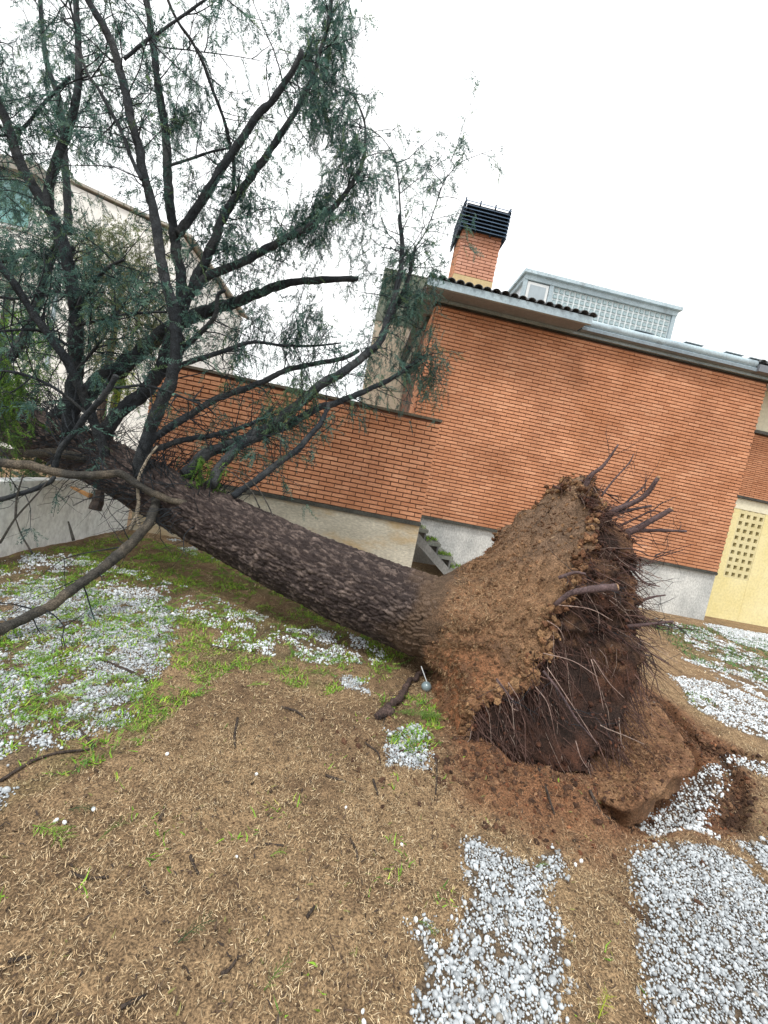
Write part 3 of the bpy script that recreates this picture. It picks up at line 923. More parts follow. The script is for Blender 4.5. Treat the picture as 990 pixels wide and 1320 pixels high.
# underside
NU = 90
t = np.linspace(0, 1, NU)
mid_key = np.array([W(772, 655, 3.0), W(800, 682, 2.85), W(812, 720, 2.72), W(818, 770, 2.62), W(815, 830, 2.55), W(806, 905, 2.42), W(780, 975, 2.2), W(735, 1000, 2.14),
                    (1.3, 2.45, -0.25), (1.4, 3.0, -0.25), (1.8, 3.6, -0.1), (2.0, 3.9, 0.4), (2.05, 3.8, 1.0), (1.95, 3.4, 1.5)])
mid = closed(mid_key, th)
ucen = W(812, 790, 2.95)
rimd = plate_top[-NT:]
rec = 0.08+0.2*sstep(0.9, 0.4, rim[:, 2:3])*sstep(2.9, 2.5, rim[:, 1:2])
U = np.zeros((NU, NT, 3))
for q in range(NU):
    if t[q] < 0.6:
        z_ = t[q]/0.6
        U[q] = rimd*(1-z_)+mid*z_-AX*rec*math.sin(z_*math.pi)
    else:
        z_ = (t[q]-0.6)/0.4
        U[q] = mid*(1-z_)+ucen*z_
V = U.reshape(-1, 3)
tt = np.repeat(t, NT)
lump = 0.13*fbm(V*4.5, 3, 101)+0.09*fbm(V*9, 3, 103)+0.045*fbm(V*26, 3, 105, 0.65)
V = V+AX*(lump*sstep(0, 0.15, tt))[:, None]+np.c_[0*tt, -0.10*fbm(V*5, 3, 107)*sstep(0, 0.15, tt), 0.06*fbm(V*6, 3, 109)*sstep(0, 0.15, tt)]
i = np.arange(NU-1)[:, None]*NT
F = np.stack([i+j, i+NT+j, i+NT+(j+1) % NT, i+(j+1) % NT], -1).reshape(-1, 4)
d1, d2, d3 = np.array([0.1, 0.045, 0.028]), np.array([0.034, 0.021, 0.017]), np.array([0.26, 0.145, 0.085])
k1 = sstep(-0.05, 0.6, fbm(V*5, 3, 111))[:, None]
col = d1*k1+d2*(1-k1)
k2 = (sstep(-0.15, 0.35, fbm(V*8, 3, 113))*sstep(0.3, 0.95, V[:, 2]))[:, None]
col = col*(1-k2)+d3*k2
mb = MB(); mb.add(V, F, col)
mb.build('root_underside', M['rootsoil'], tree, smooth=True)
under = V.copy()

# clods of soil stuck to the plate
def clods(mb, Pc, rmin, rmax, cols, p=None):
    n = len(Pc)
    rad_ = rmin+(rmax-rmin)*rng.random(n)**3
    Rm = rand_rot(n)*rng.uniform(0.55, 1.2, (n, 1, 3))*rad_[:, None, None]
    cc_ = palette(n, cols, 0.2, p)
    wh = rng.integers(0, 5, n)
    for q_ in range(5):
        m_ = wh == q_
        instances(mb, CLODS[q_][0], CLODS[q_][1], Rm[m_], Pc[m_], cc_[m_])
CV, CF = ico(1)
CLODS = [(CV*(1+0.45*vnoise(CV*2.3+q_*7.7, 9+q_))[:, None]*np.array([1, 0.8, 0.6]), CF) for q_ in range(5)]
SOILC = [(0.25, 0.14, 0.075), (0.17, 0.085, 0.045), (0.31, 0.19, 0.1), (0.11, 0.06, 0.04)]
mb = MB()
k_ = rng.integers(15*NT, NR*NT, 14000)
tk = k_/(NR*NT)
k_ = k_[(rng.random(len(k_)) < 0.25+0.75*tk**4)]
clods(mb, plate_top[k_], 0.004, 0.022, [(0.25, 0.145, 0.08), (0.19, 0.105, 0.06), (0.29, 0.175, 0.095)])
k_ = rng.integers((NR-6)*NT, NR*NT, 1600)
clods(mb, plate_top[k_]+rng.normal(0, 0.015, (len(k_), 3)), 0.006, 0.045, [(0.33, 0.2, 0.105), (0.27, 0.15, 0.08), (0.2, 0.1, 0.055)])
k_ = rng.integers(0, len(under), 7000)
clods(mb, under[k_]+rng.normal(0, 0.01, (len(k_), 3)), 0.004, 0.024, [(0.085, 0.036, 0.024), (0.05, 0.027, 0.02), (0.13, 0.06, 0.038)])
mb.build('soil_clods', M['rootsoil'], rp, stuff=True)
# straw and fibres on the plate
mb = MB()
n = 30000
k_ = rng.integers(20*NT, NR*NT, n)
Pp = plate_top[k_]+plate_nrm[k_]*0.004
keep = (Pp[:, 1] < 3.9) & (Pp[:, 2] > -0.02)
Pp, Nn = Pp[keep], plate_nrm[k_][keep]
n = len(Pp)
Dr = rng.normal(size=(n, 3))
Dr -= Nn*(Dr*Nn).sum(1)[:, None]*0.85
Dr[:, 2] -= 0.5
Dr /= np.linalg.norm(Dr, axis=1)[:, None]
pc = palette(n, [(0.33, 0.215, 0.12), (0.22, 0.13, 0.07), (0.42, 0.30, 0.18), (0.13, 0.075, 0.045), (0.3, 0.15, 0.075)], 0.2, [0.3, 0.25, 0.12, 0.18, 0.15])
blades(mb, Pp, Dr, rng.uniform(0.01, 0.04, n), rng.uniform(0.002, 0.005, n), rng.uniform(-0.004, 0.016, n), pc, Nn)
mb.build('fibre_litter', M['straw'], rp, stuff=True)

class Hang:
    """twigs (thin tubes) and sprigs collected for one limb"""
    def __init__(self):
        self.p, self.d, self.s = [], [], []
    def put(self, p, d, s_):
        self.p.append(p); self.d.append(d); self.s.append(s_)
LIMB_A = np.array([0.021, 0.026, 0.033])
LIMB_B = np.array([0.06, 0.064, 0.068])
tw = np.random.default_rng(21)
def twig(mb, p, d, L, r, hang, leaf, droop=0.35, depth=0):
    Q_ = [p]
    d = d/np.linalg.norm(d)
    n = 5
    for k_ in range(n):
        d = d+tw.normal(0, 0.16, 3)+np.array([0, 0, -droop*L*0.5*(k_/n)])
        d /= np.linalg.norm(d)
        Q_.append(Q_[-1]+d*L/n)
        if tw.random() < leaf*(0.35+0.65*k_/n):
            for _ in range(2):
                dd = d*0.6+tw.normal(0, 0.5, 3)+np.array([0, 0, -0.75])
                hang.put(Q_[-1]+tw.normal(0, 0.01, 3), dd, tw.uniform(0.10, 0.22))
        if depth == 0 and k_ >= 1 and tw.random() < 0.6:
            twig(mb, Q_[-1], d+tw.normal(0, 0.7, 3), L*tw.uniform(0.3, 0.55), r*0.55, hang, leaf, droop, 1)
    tube(mb, np.array(Q_), np.linspace(r, r*0.35, n+1), 4 if depth == 0 else 3, LIMB_A*tw.uniform(0.8, 1.3), cap=False)
# roots: the thick ones singly, the fine ones together
def bez(p0, p1, sag=0.0, wob=0.03, n=7, seed=0):
    r_ = np.random.default_rng(seed)
    t_ = np.linspace(0, 1, n)[:, None]
    Q_ = np.asarray(p0)*(1-t_)+np.asarray(p1)*t_
    Q_[:, 2] += sag*(4*t_*(1-t_))[:, 0]
    Q_[1:-1] += r_.normal(0, wob, (n-2, 3))
    return catmull(Q_, 4)
ROOTS = [  # px polyline, y start, y end, width px start/end
    ([(752, 640), (760, 615), (778, 600), (797, 573)], 3.1, 3.0, 9, 2), ([(772, 668), (800, 655), (830, 640), (849, 615)], 2.95, 2.75, 9, 5),
    ([(770, 672), (795, 660), (815, 640), (830, 628)], 3.0, 2.95, 5, 2), ([(780, 666), (805, 659), (840, 652)], 2.95, 2.8, 6, 3),
    ([(800, 690), (820, 682), (845, 668), (866, 656)], 2.85, 2.7, 11, 6), ([(798, 686), (830, 684), (860, 684), (885, 685)], 2.85, 2.75, 7, 3),
    ([(715, 780), (735, 765), (760, 760), (795, 757)], 2.55, 2.45, 6, 11), ([(790, 785), (815, 778), (840, 770), (858, 767)], 2.75, 2.65, 6, 2),
    ([(780, 805), (810, 807), (840, 804), (868, 801)], 2.7, 2.6, 7, 3), ([(790, 825), (815, 826), (835, 840), (862, 855)], 2.7, 2.6, 4, 1.5),
    ([(720, 745), (740, 738), (755, 740)], 2.6, 2.55, 5, 3), ([(775, 640), (790, 620), (810, 598), (817, 585)], 3.0, 2.95, 3, 1.2),
    ([(800, 720), (815, 735), (830, 750), (850, 756)], 2.8, 2.75, 4, 1.5), ([(795, 845), (815, 843), (838, 845)], 2.65, 2.55, 6, 2.5),
    ([(700, 865), (720, 890), (745, 930), (770, 958)], 2.3, 2.12, 4, 2), ([(640, 875), (655, 895), (668, 915)], 2.28, 2.25, 3, 1.5)]
for q, (px, ya, yb, wa, wb) in enumerate(ROOTS):
    m = len(px)
    pts = np.array([W(u, v, ya+(yb-ya)*i_/(m-1)) for i_, (u, v) in enumerate(px)])
    Pq = catmull(pts, 5)
    Rq = np.linspace(wa, wb, len(Pq))*0.5*np.mean([ya, yb])/FPX
    mb = MB()
    tube(mb, Pq, Rq, 8, (0.11, 0.075, 0.075), bump=0.25, bscale=30, seed=q)
    ro = mb.build('root', M['root'], tree, smooth=True)
    rb, rh = MB(), Hang()
    for _ in range(5):
        k_ = int(tw.uniform(0.2, 1)*(len(Pq)-1))
        twig(rb, Pq[k_], (Pq[min(k_+1, len(Pq)-1)]-Pq[k_-1])*8+tw.normal(0, 0.5, 3), tw.uniform(0.06, 0.25), tw.uniform(0.0015, 0.003), rh, 0.0)
    rb.build('rootlet', M['root'], ro, stuff=True)
    if q in (1, 4, 6):
        mb = MB()
        e1 = Pq[-1]; dv = Pq[-1]-Pq[-2]; dv /= np.linalg.norm(dv)
        tube(mb, np.array([e1-dv*0.004, e1+dv*0.006]), [Rq[-1]*1.02, Rq[-1]*0.8], 8, (0.42, 0.27, 0.15))
        mb.build('broken_end', M['wood'], ro)
sr = np.random.default_rng(77)
cand = under[(under[:, 2] > 0.75) & (under[:, 1] < 3.5)]
for q in range(34):
    p_ = cand[sr.integers(0, len(cand))]
    d_ = AX*sr.uniform(0.5, 1.2)+np.array([0, 0, 1.0])*sr.uniform(-0.25, 0.75)*(p_[2]-0.5)+sr.normal(0, 0.3, 3)
    d_ /= np.linalg.norm(d_)
    L_ = sr.uniform(0.14, 0.42)
    Qp = np.array([p_-d_*0.05, p_+d_*L_*0.35, p_+d_*L_*0.7+sr.normal(0, 0.02, 3), p_+d_*L_+sr.normal(0, 0.04, 3)])
    r_ = sr.choice([0.0035, 0.006, 0.01], p=[0.5, 0.35, 0.15])
    mb = MB()
    tube(mb, catmull(Qp, 4), np.linspace(r_, r_*0.4, 13), 6, (0.085, 0.05, 0.046), bump=0.3, bscale=40, seed=q)
    for _ in range(2):
        twig(mb, Qp[1+sr.integers(0, 2)], d_+sr.normal(0, 0.5, 3), L_*0.45, r_*0.45, Hang(), 0.0)
    mb.build('root', M['root'], tree, smooth=True)
mb = MB()
fr = np.random.default_rng(5)
for q in range(5200):
    k_ = fr.integers(0, int(len(under)*(0.65 if q % 2 else 1)))
    p_ = under[k_]
    if p_[1] > 3.4 or p_[2] < 0.0:
        continue
    low = p_[2] < 0.75
    if not low and fr.random() < 0.55:
        continue
    L_ = fr.uniform(0.08, 0.3)*(1.5 if low else 1)
    out = AX*fr.uniform(0.2, 1.0)+np.array([0, -0.5, 0])*fr.uniform(0, 1)+fr.normal(0, 0.3, 3)
    out += np.array([0, 0, -1.0])*fr.uniform(0.4, 2.0) if low else np.array([0, 0, -0.3])*fr.uniform(0, 1)
    out /= np.linalg.norm(out)
    Qp = [p_-out*0.02]
    dcur = out.copy()
    for _ in range(4):
        dcur = dcur+fr.normal(0, 0.25, 3)+np.array([0, 0, -0.12])
        dcur /= np.linalg.norm(dcur)
        Qp.append(Qp[-1]+dcur*L_/4)
    w_ = fr.choice([0.002, 0.0032, 0.0055], p=[0.5, 0.35, 0.15])
    cc = fr.choice([0, 1, 2], p=[0.62, 0.3, 0.08])
    tube(mb, np.array(Qp), np.linspace(w_, w_*0.4, 5), 3, ((0.07, 0.038, 0.03), (0.14, 0.08, 0.065), (0.32, 0.24, 0.2))[cc], cap=False)
for (px, ya, yb) in [([(705, 860), (722, 885), (748, 925), (770, 960)], 2.28, 2.1), ([(640, 878), (652, 893), (660, 912), (668, 916)], 2.3, 2.25), ([(700, 842), (738, 852), (770, 872)], 2.4, 2.2),
                     ([(762, 850), (772, 885), (778, 915)], 2.35, 2.3), ([(765, 850), (785, 880), (805, 900)], 2.4, 2.35), ([(705, 800), (720, 810), (728, 825)], 2.42, 2.4), ([(742, 955), (748, 975), (757, 990)], 2.12, 2.08),
                     ([(690, 885), (705, 905), (712, 930)], 2.28, 2.22), ([(720, 780), (760, 785), (790, 800)], 2.45, 2.4), ([(655, 880), (668, 900), (672, 915)], 2.3, 2.26)]:
    pts = np.array([W(u, v, ya+(yb-ya)*i_/(len(px)-1)) for i_, (u, v) in enumerate(px)])
    tube(mb, catmull(pts, 5), np.linspace(0.0032, 0.0015, 5*(len(px)-1)+1), 4, (0.36, 0.26, 0.22))
mb.build('fine_roots', M['root'], tree, smooth=True, stuff=True)

# limbs: traced, each with its own distance; twigs and needles grow on them
def sprig_shape(seed, n=24):
    r_ = np.random.default_rng(seed)
    V, F = [], []
    V += [(0, -0.006, 0), (0, 0.006, 0), (1, 0, -0.18)]
    F.append((0, 1, 2))
    for q in range(n):
        t_ = 0.05+0.93*q/(n-1)
        side = 1 if q % 2 else -1
        p_ = np.array([t_, 0, -0.18*t_*t_])
        an = math.radians(r_.uniform(28, 62))
        d_ = np.array([math.cos(an), side*math.sin(an), r_.normal(0, 0.35)-0.15])
        d_ /= np.linalg.norm(d_)
        L_ = r_.uniform(0.14, 0.27)*(1-0.45*t_)
        sd = np.cross(d_, r_.normal(size=3)); sd /= np.linalg.norm(sd)
        k_ = len(V)
        V += [p_-sd*0.015, p_+d_*L_*0.45+sd*0.042, p_+d_*L_]
        F.append((k_, k_+1, k_+2))
    return np.array(V), np.array(F)
SPRIGS = [sprig_shape(s_) for s_ in range(6)]
NEEDLE = [(0.065, 0.14, 0.12), (0.095, 0.19, 0.155), (0.038, 0.085, 0.082), (0.15, 0.26, 0.2), (0.11, 0.18, 0.085)]
NEEDLE_Y = [(0.12, 0.15, 0.06), (0.18, 0.2, 0.1), (0.07, 0.1, 0.05), (0.22, 0.24, 0.13), (0.1, 0.12, 0.07)]
NEEDLE_G = [(0.09, 0.2, 0.03), (0.14, 0.28, 0.04), (0.06, 0.12, 0.03), (0.2, 0.32, 0.06), (0.05, 0.09, 0.03)]
def add_sprigs(mb, Pts, Dirs, size, cols, p=(0.3, 0.3, 0.2, 0.1, 0.1)):
    n = len(Pts)
    if n == 0:
        return
    Pts, Dirs = np.asarray(Pts), np.asarray(Dirs)
    which = rng.integers(0, len(SPRIGS), n)
    Rm = axes_rot(Dirs, rng.uniform(0, 6.28, n))*np.asarray(size)[:, None, None]
    col = palette(n, cols, 0.18, p)
    for k_ in range(len(SPRIGS)):
        s_ = which == k_
        instances(mb, SPRIGS[k_][0], SPRIGS[k_][1], Rm[s_], Pts[s_], col[s_])
LIMBS = [  # px polyline, y start, y end, width px start, end, twigs per metre, leaf
    ([(90, 560), (97, 480), (98, 420), (93, 370), (82, 316), (65, 275), (41, 239), (20, 195), (5, 150), (-15, 90), (-30, 20)], 4.75, 4.3, 22, 14, 8, 0.25),
    ([(62, 270), (66, 228), (87, 171), (98, 131), (101, 92), (100, 39), (98, 0), (95, -70)], 4.5, 4.7, 16, 9, 6, 0.5),
    ([(88, 300), (84, 210), (76, 131), (60, 79), (54, 26), (50, -40)], 5.6, 6.0, 12, 7, 5, 0.6),
    ([(184, 625), (183, 590), (196, 547), (214, 505), (225, 468), (227, 426), (223, 390), (214, 363), (204, 310), (193, 253), (186, 230), (179, 194), (168, 152), (160, 113), (150, 74), (137, 39), (113, 0), (95, -40)], 4.3, 3.9, 18, 13, 6, 0.25),
    ([(128, 575), (147, 539), (184, 505), (207, 479), (218, 439), (232, 410), (235, 384), (231, 347), (225, 305), (218, 253), (213, 171), (205, 118), (198, 66), (189, 0), (182, -60)], 4.75, 4.6, 20, 11, 4, 0.35),
    ([(70, 545), (113, 505), (157, 473), (197, 439), (238, 413), (272, 400), (306, 389), (337, 376), (377, 365), (440, 360), (462, 359)], 5.1, 5.3, 28, 6, 4, 0.25),
    ([(234, 392), (269, 355), (311, 339), (348, 318), (380, 302), (408, 286), (434, 263), (450, 242), (465, 216), (471, 185), (469, 155), (457, 126), (446, 118)], 4.65, 5.3, 13, 2, 7, 0.75),
    ([(236, 396), (243, 380), (261, 342), (275, 313), (285, 287), (301, 258), (322, 231), (348, 194), (369, 163), (387, 134), (403, 100), (416, 55), (425, 21), (430, -30)], 4.65, 5.0, 15, 6, 7, 0.7),
    ([(228, 300), (253, 271), (272, 239), (301, 194), (330, 152), (353, 126), (374, 97), (389, 66)], 4.6, 4.4, 14, 9, 5, 0.35),
    ([(209, -20), (227, 24), (248, 55), (264, 87), (277, 123), (288, 152), (296, 184), (301, 210), (301, 250)], 4.3, 4.9, 6, 6, 5, 0.4),
    ([(160, 76), (189, 52), (204, 42), (230, 24), (264, 0), (300, -25)], 4.0, 4.2, 7, 4, 5, 0.4),
    ([(182, 232), (171, 207), (158, 173), (142, 142), (126, 113), (110, 89), (100, 47), (89, 0), (80, -40)], 4.0, 4.2, 7, 4, 6, 0.4),
    ([(137, 592), (126, 558), (113, 523), (102, 497), (87, 468), (68, 439), (48, 411), (32, 387), (15, 362), (-5, 335), (-30, 310)], 4.5, 3.9, 14, 12, 9, 0.15),
    ([(-20, 485), (0, 471), (21, 450), (39, 421), (53, 382), (63, 345), (73, 316), (85, 290)], 4.9, 5.1, 17, 8, 9, 0.25),
    ([(250, 652), (220, 644), (196, 635), (172, 620), (151, 611), (117, 613), (79, 610), (41, 601), (0, 596), (-40, 590)], 4.05, 3.5, 9, 15, 4, 0.03),
    ([(110, 592), (72, 584), (34, 584), (0, 582), (-30, 580)], 4.5, 4.2, 13, 13, 3, 0.1),
    ([(70, 615), (62, 623), (34, 634), (0, 644), (-30, 652)], 4.1, 3.7, 7, 9, 4, 0.1),
    ([(203, 640), (199, 655), (192, 673), (172, 697), (148, 721), (113, 747), (76, 773), (41, 793), (0, 812), (-40, 830)], 4.15, 2.5, 12, 18, 3, 0.02),
    ([(186, 575), (217, 552), (246, 534), (277, 515), (306, 505), (338, 492), (364, 479), (390, 472), (440, 462), (462, 452)], 4.5, 5.4, 11, 5, 6, 0.12),
    ([(238, 612), (258, 592), (277, 581), (311, 568), (348, 550), (374, 529), (413, 497), (445, 478), (471, 457), (490, 439), (500, 410), (508, 384), (516, 352), (518, 321), (515, 278)], 4.25, 5.6, 16, 6, 6, 0.3),
    ([(272, 625), (290, 594), (316, 571), (343, 560), (374, 547), (406, 528), (445, 515), (476, 502), (503, 489), (529, 471), (550, 457)], 4.1, 5.9, 14, 4, 7, 0.28),
    ([(492, 432), (513, 392), (524, 366), (531, 340), (535, 318)], 5.5, 5.7, 8, 4, 12, 0.8),
    ([(300, 640), (335, 615), (358, 597), (382, 581), (400, 560), (414, 544), (425, 520)], 4.05, 4.7, 10, 6, 5, 0.2),
    ([(184, 586), (232, 568), (267, 563), (298, 555), (322, 547), (337, 539), (352, 525)], 4.4, 4.8, 9, 4, 7, 0.2),
    ([(224, 474), (235, 452), (259, 429), (277, 407), (281, 381), (290, 374)], 4.6, 4.3, 9, 4, 5, 0.2),
    ([(222, 474), (267, 460), (295, 450), (327, 441), (364, 445), (403, 446), (440, 442)], 4.6, 5.2, 8, 2, 8, 0.25),
    ([(71, 602), (79, 578), (97, 557), (115, 531), (134, 510), (150, 484)], 4.0, 3.8, 9, 8, 6, 0.15),
    ([(150, 500), (180, 497), (206, 501), (238, 513), (255, 520)], 4.1, 4.0, 5, 2, 8, 0.1),
    ([(516, 280), (515, 250), (510, 210), (498, 185), (480, 168), (460, 163)], 5.6, 5.5, 3, 1, 5, 0.6),
    ([(535, 320), (548, 300), (560, 270), (572, 235), (585, 215), (575, 200)], 5.7, 5.6, 2, 1, 6, 0.6),
    ([(95, 320), (60, 330), (25, 330), (-20, 345)], 5.0, 5.2, 9, 7, 7, 0.6),
    ([(100, 400), (115, 370), (140, 345), (160, 335)], 4.6, 4.4, 8, 4, 8, 0.5),
    ([(190, 52), (205, 60), (245, 65), (300, 72), (335, 78)], 4.4, 4.6, 3, 1, 4, 0.3),
    ([(215, 215), (245, 205), (275, 195), (300, 190)], 4.55, 4.7, 5, 3, 5, 0.4),
    ([(90, 100), (60, 130), (30, 165), (0, 175), (-30, 170)], 4.7, 4.5, 6, 5, 8, 0.6),
    ([(95, 450), (60, 430), (30, 425), (-20, 430)], 4.4, 4.0, 5, 4, 9, 0.1),
    ([(100, 385), (65, 375), (30, 385), (-20, 380)], 4.5, 4.2, 5, 4, 9, 0.15),
    ([(97, 480), (130, 440), (150, 405), (165, 385)], 4.6, 4.2, 5, 2, 9, 0.15),
    ([(120, 540), (70, 500), (20, 480), (-30, 478)], 4.3, 3.8, 5, 4, 9, 0.05),
    ([(98, 420), (130, 412), (165, 405), (215, 402)], 4.6, 4.3, 5, 4, 7, 0.4),
]
CURTAIN = [  # px region, y range, strands, length, colours
    ([(395, 60), (418, -20), (445, -20), (446, 90), (456, 130), (452, 180), (466, 205), (450, 262), (420, 325), (400, 300), (426, 230), (428, 160), (402, 145), (385, 110)], (4.9, 5.5), 330, 0.28, NEEDLE),
    ([(330, 310), (400, 240), (432, 228), (442, 280), (380, 318), (340, 345)], (4.9, 5.3), 110, 0.25, NEEDLE),
    ([(455, 170), (500, 190), (502, 255), (470, 300), (452, 260)], (5.2, 5.6), 36, 0.22, NEEDLE),
    ([(500, 330), (520, 310), (560, 310), (565, 370), (540, 420), (500, 410)], (5.4, 5.9), 45, 0.24, NEEDLE),
    ([(512, 440), (550, 430), (566, 470), (562, 500), (520, 500)], (5.6, 6.1), 110, 0.3, NEEDLE),
    ([(490, 340), (550, 370), (540, 440), (500, 520), (470, 500)], (5.7, 6.2), 40, 0.3, NEEDLE),
    ([(335, 505), (395, 470), (430, 480), (400, 520), (345, 540)], (4.5, 4.9), 40, 0.25, [(0.11, 0.2, 0.11), (0.16, 0.26, 0.14), (0.07, 0.13, 0.09), (0.2, 0.28, 0.12), (0.09, 0.15, 0.08)]),
    ([(375, 385), (420, 390), (432, 440), (425, 460), (385, 440)], (5.0, 5.3), 60, 0.3, NEEDLE),
    ([(300, 395), (370, 380), (385, 430), (330, 445), (295, 440)], (5.0, 5.4), 60, 0.28, NEEDLE),
    ([(-20, 20), (110, 10), (130, 120), (110, 200), (-20, 220)], (4.5, 5.5), 100, 0.22, NEEDLE),
    ([(100, 0), (270, 0), (270, 170), (170, 210), (110, 150)], (4.4, 5.2), 70, 0.22, NEEDLE),
    ([(-20, 190), (70, 230), (160, 260), (180, 330), (100, 470), (-20, 500)], (4.6, 5.8), 150, 0.28, NEEDLE),
    ([(105, 300), (205, 290), (215, 400), (200, 440), (110, 470)], (5.0, 5.8), 150, 0.3, NEEDLE_Y),
    ([(205, 90), (250, 80), (262, 130), (240, 160), (215, 140)], (4.6, 4.9), 40, 0.24, NEEDLE),
    ([(298, -20), (325, -20), (320, 50), (300, 70)], (4.8, 5.1), 16, 0.22, NEEDLE),
    ([(345, -20), (375, -20), (365, 30), (350, 40)], (4.8, 5.1), 9, 0.22, NEEDLE),
    ([(-20, 440), (20, 470), (35, 520), (15, 540), (-20, 540)], (4.0, 4.4), 75, 0.24, NEEDLE_G),
    ([(150, 475), (190, 480), (195, 500), (150, 510)], (5.4, 5.6), 25, 0.2, NEEDLE_G),
    ([(255, 590), (300, 590), (290, 625), (262, 625)], (4.05, 4.2), 14, 0.14, NEEDLE_G),
    ([(250, 240), (330, 230), (330, 330), (260, 340)], (4.8, 5.2), 50, 0.2, NEEDLE),
    ([(400, 320), (470, 300), (470, 360), (420, 380)], (5.2, 5.5), 26, 0.22, NEEDLE)]
limb_objs = []
for q, (px, ya, yb, wa, wb, tpm, leaf) in enumerate(LIMBS):
    m = len(px)
    pts = np.array([W(u, v, ya+(yb-ya)*i_/(m-1)) for i_, (u, v) in enumerate(px)])
    Pq = catmull(pts, 12)
    n = len(Pq)
    dep_ = (Pq-EYE)@fw
    Rq = np.linspace(wa, wb, n)*0.5*dep_/FPX*(dep_/np.linalg.norm(Pq-EYE, axis=1))**0.8
    mb = MB()
    kk = sstep(-0.2, 0.5, fbm(Pq*5, 3, 200+q))[:, None]*0.7
    Pq[1:-1] += np.c_[fbm(Pq*7, 2, 800+q), fbm(Pq*7, 2, 830+q), fbm(Pq*7, 2, 860+q)][1:-1]*Rq[1:-1, None]*0.35
    tube(mb, Pq, Rq*(1+0.14*fbm(Pq*11, 2, 890+q)), 16 if wa > 8 else 6, (LIMB_A*(1-kk)+LIMB_B*kk)*(np.array([2.3, 1.75, 1.25]) if q in (14, 15, 17) else 1.0), bump=0.24, bscale=22, seed=q)
    hang = Hang()
    L_ = np.linalg.norm(np.diff(Pq, axis=0), axis=1).sum()
    T_, N_, B_ = frames(Pq)
    for _ in range(int(L_*tpm*2.1)):
        k_ = int(tw.uniform(0.12, 1.0)*(n-1))
        an = tw.uniform(0, 6.28)
        dd = N_[k_]*math.cos(an)+B_[k_]*math.sin(an)+T_[k_]*tw.uniform(0.1, 0.9)
        dd[1] *= 0.8
        twig(mb, Pq[k_], dd, tw.uniform(0.15, 0.65), tw.uniform(0.0035, 0.0085), hang, leaf)
    br = mb.build('branch', M['limb'], tree, smooth=True)
    limb_objs.append((br, Pq))
    if hang.p:
        mb = MB()
        add_sprigs(mb, hang.p, hang.d, hang.s, NEEDLE)
        mb.build('needles', M['needles'], br, stuff=True)
# hanging foliage: each region becomes the needles of the limb it hangs from
for q, (px, yr, cnt, L_, cols) in enumerate(CURTAIN):
    cnt = int(cnt*1.05)
    px = np.array(px, float)
    lo, hi = px.min(0), px.max(0)
    uv = rng.uniform(lo, hi, (cnt*6, 2))
    uv = uv[inpoly(uv, px)]
    uv = uv[(fbm(uv/26.0, 2, 300+q)+rng.normal(0, 0.25, len(uv))) > -0.15][:cnt]
    uv = uv+rng.normal(0, 11, uv.shape)
    mb, tb = MB(), MB()
    Pp, Dd, Ss = [], [], []
    for (u, v) in uv:
        p_ = W(u, v, rng.uniform(*yr))
        d_ = np.array([rng.normal(0, 0.35), rng.normal(0, 0.35), -1.0])
        L2 = L_*rng.uniform(0.5, 1.3)
        Qp = [p_]
        for k_ in range(4):
            d_ = d_+np.array([rng.normal(0, 0.22), rng.normal(0, 0.22), -0.1])
            d_ /= np.linalg.norm(d_)
            Qp.append(Qp[-1]+d_*L2/4)
            for _ in range(2):
                dd = d_+rng.normal(0, 0.45, 3)
                Pp.append(Qp[-2]+(Qp[-1]-Qp[-2])*rng.random()); Dd.append(dd); Ss.append(rng.uniform(0.07, 0.16))
        tube(tb, np.array(Qp), np.linspace(0.0028, 0.001, 5), 3, LIMB_A*1.1, cap=False)
    add_sprigs(mb, Pp, Dd, Ss, cols)
    cpos = W(px[:, 0].mean(), px[:, 1].mean(), np.mean(yr))
    br = min(limb_objs, key=lambda o_: np.min(np.linalg.norm(o_[1]-cpos, axis=1)))[0]
    mb.build('needles', M['needles'], br, stuff=True)
    tb.build('twigs', M['limb'], br, stuff=True)
# dead twigs sticking out of the trunk
mb = MB()
hang = Hang()
for _ in range(620):
    k_ = int(np.argmin(np.abs(TRK_P[:, 0]-tw.uniform(-4.4, -1.3))))
    an = tw.uniform(-1.9, 1.9)
    up = np.array([0, 0, 1.0])
    sd = np.array([-0.37, -0.93, 0])
    dd = up*math.cos(an)+sd*math.sin(an)
    twig(mb, TRK_P[k_]+dd*TRK_R[k_]*0.95, dd+tw.normal(0, 0.4, 3), tw.uniform(0.12, 0.62), tw.uniform(0.0025, 0.0075), hang, 0.04, 0.6)
for px, y_, w_ in [([(168, 683), (178, 655), (178, 620), (190, 592), (203, 575)], 3.95, 5), ([(186, 690), (176, 665), (180, 640)], 3.95, 5), ([(335, 655), (322, 630), (300, 610), (275, 600)], 3.9, 2), ([(360, 690), (345, 650), (320, 615), (285, 600)], 3.9, 2),
                   ([(0, 700), (20, 668), (45, 640), (62, 620)], 3.8, 3), ([(42, 714), (28, 690), (20, 668)], 3.8, 2.5), ([(95, 697), (88, 672)], 3.9, 4), ([(20, 668), (22, 640), (30, 612)], 3.8, 3)]:
    pts = np.array([W(u, v, y_) for u, v in px])
    Pq = catmull(pts, 5)
    pale = (0.35, 0.3, 0.24) if w_ == 5 else (0.07, 0.065, 0.06)
    tube(mb, Pq, np.linspace(w_, w_*0.5, len(Pq))*0.5*y_/FPX, 6, pale, bump=0.1, bscale=20)
mb.build('dead_twigs', M['limb'], tree, smooth=True, stuff=True)
mb = MB()                                     # torn pale wood under the trunk
pts = np.array([W(92, 628, 4.3), W(105, 634, 4.25), W(118, 640, 4.2)])
tube(mb, catmull(pts, 4), np.linspace(0.012, 0.028, 9), 6, (0.36, 0.19, 0.075), bump=0.4, bscale=30)
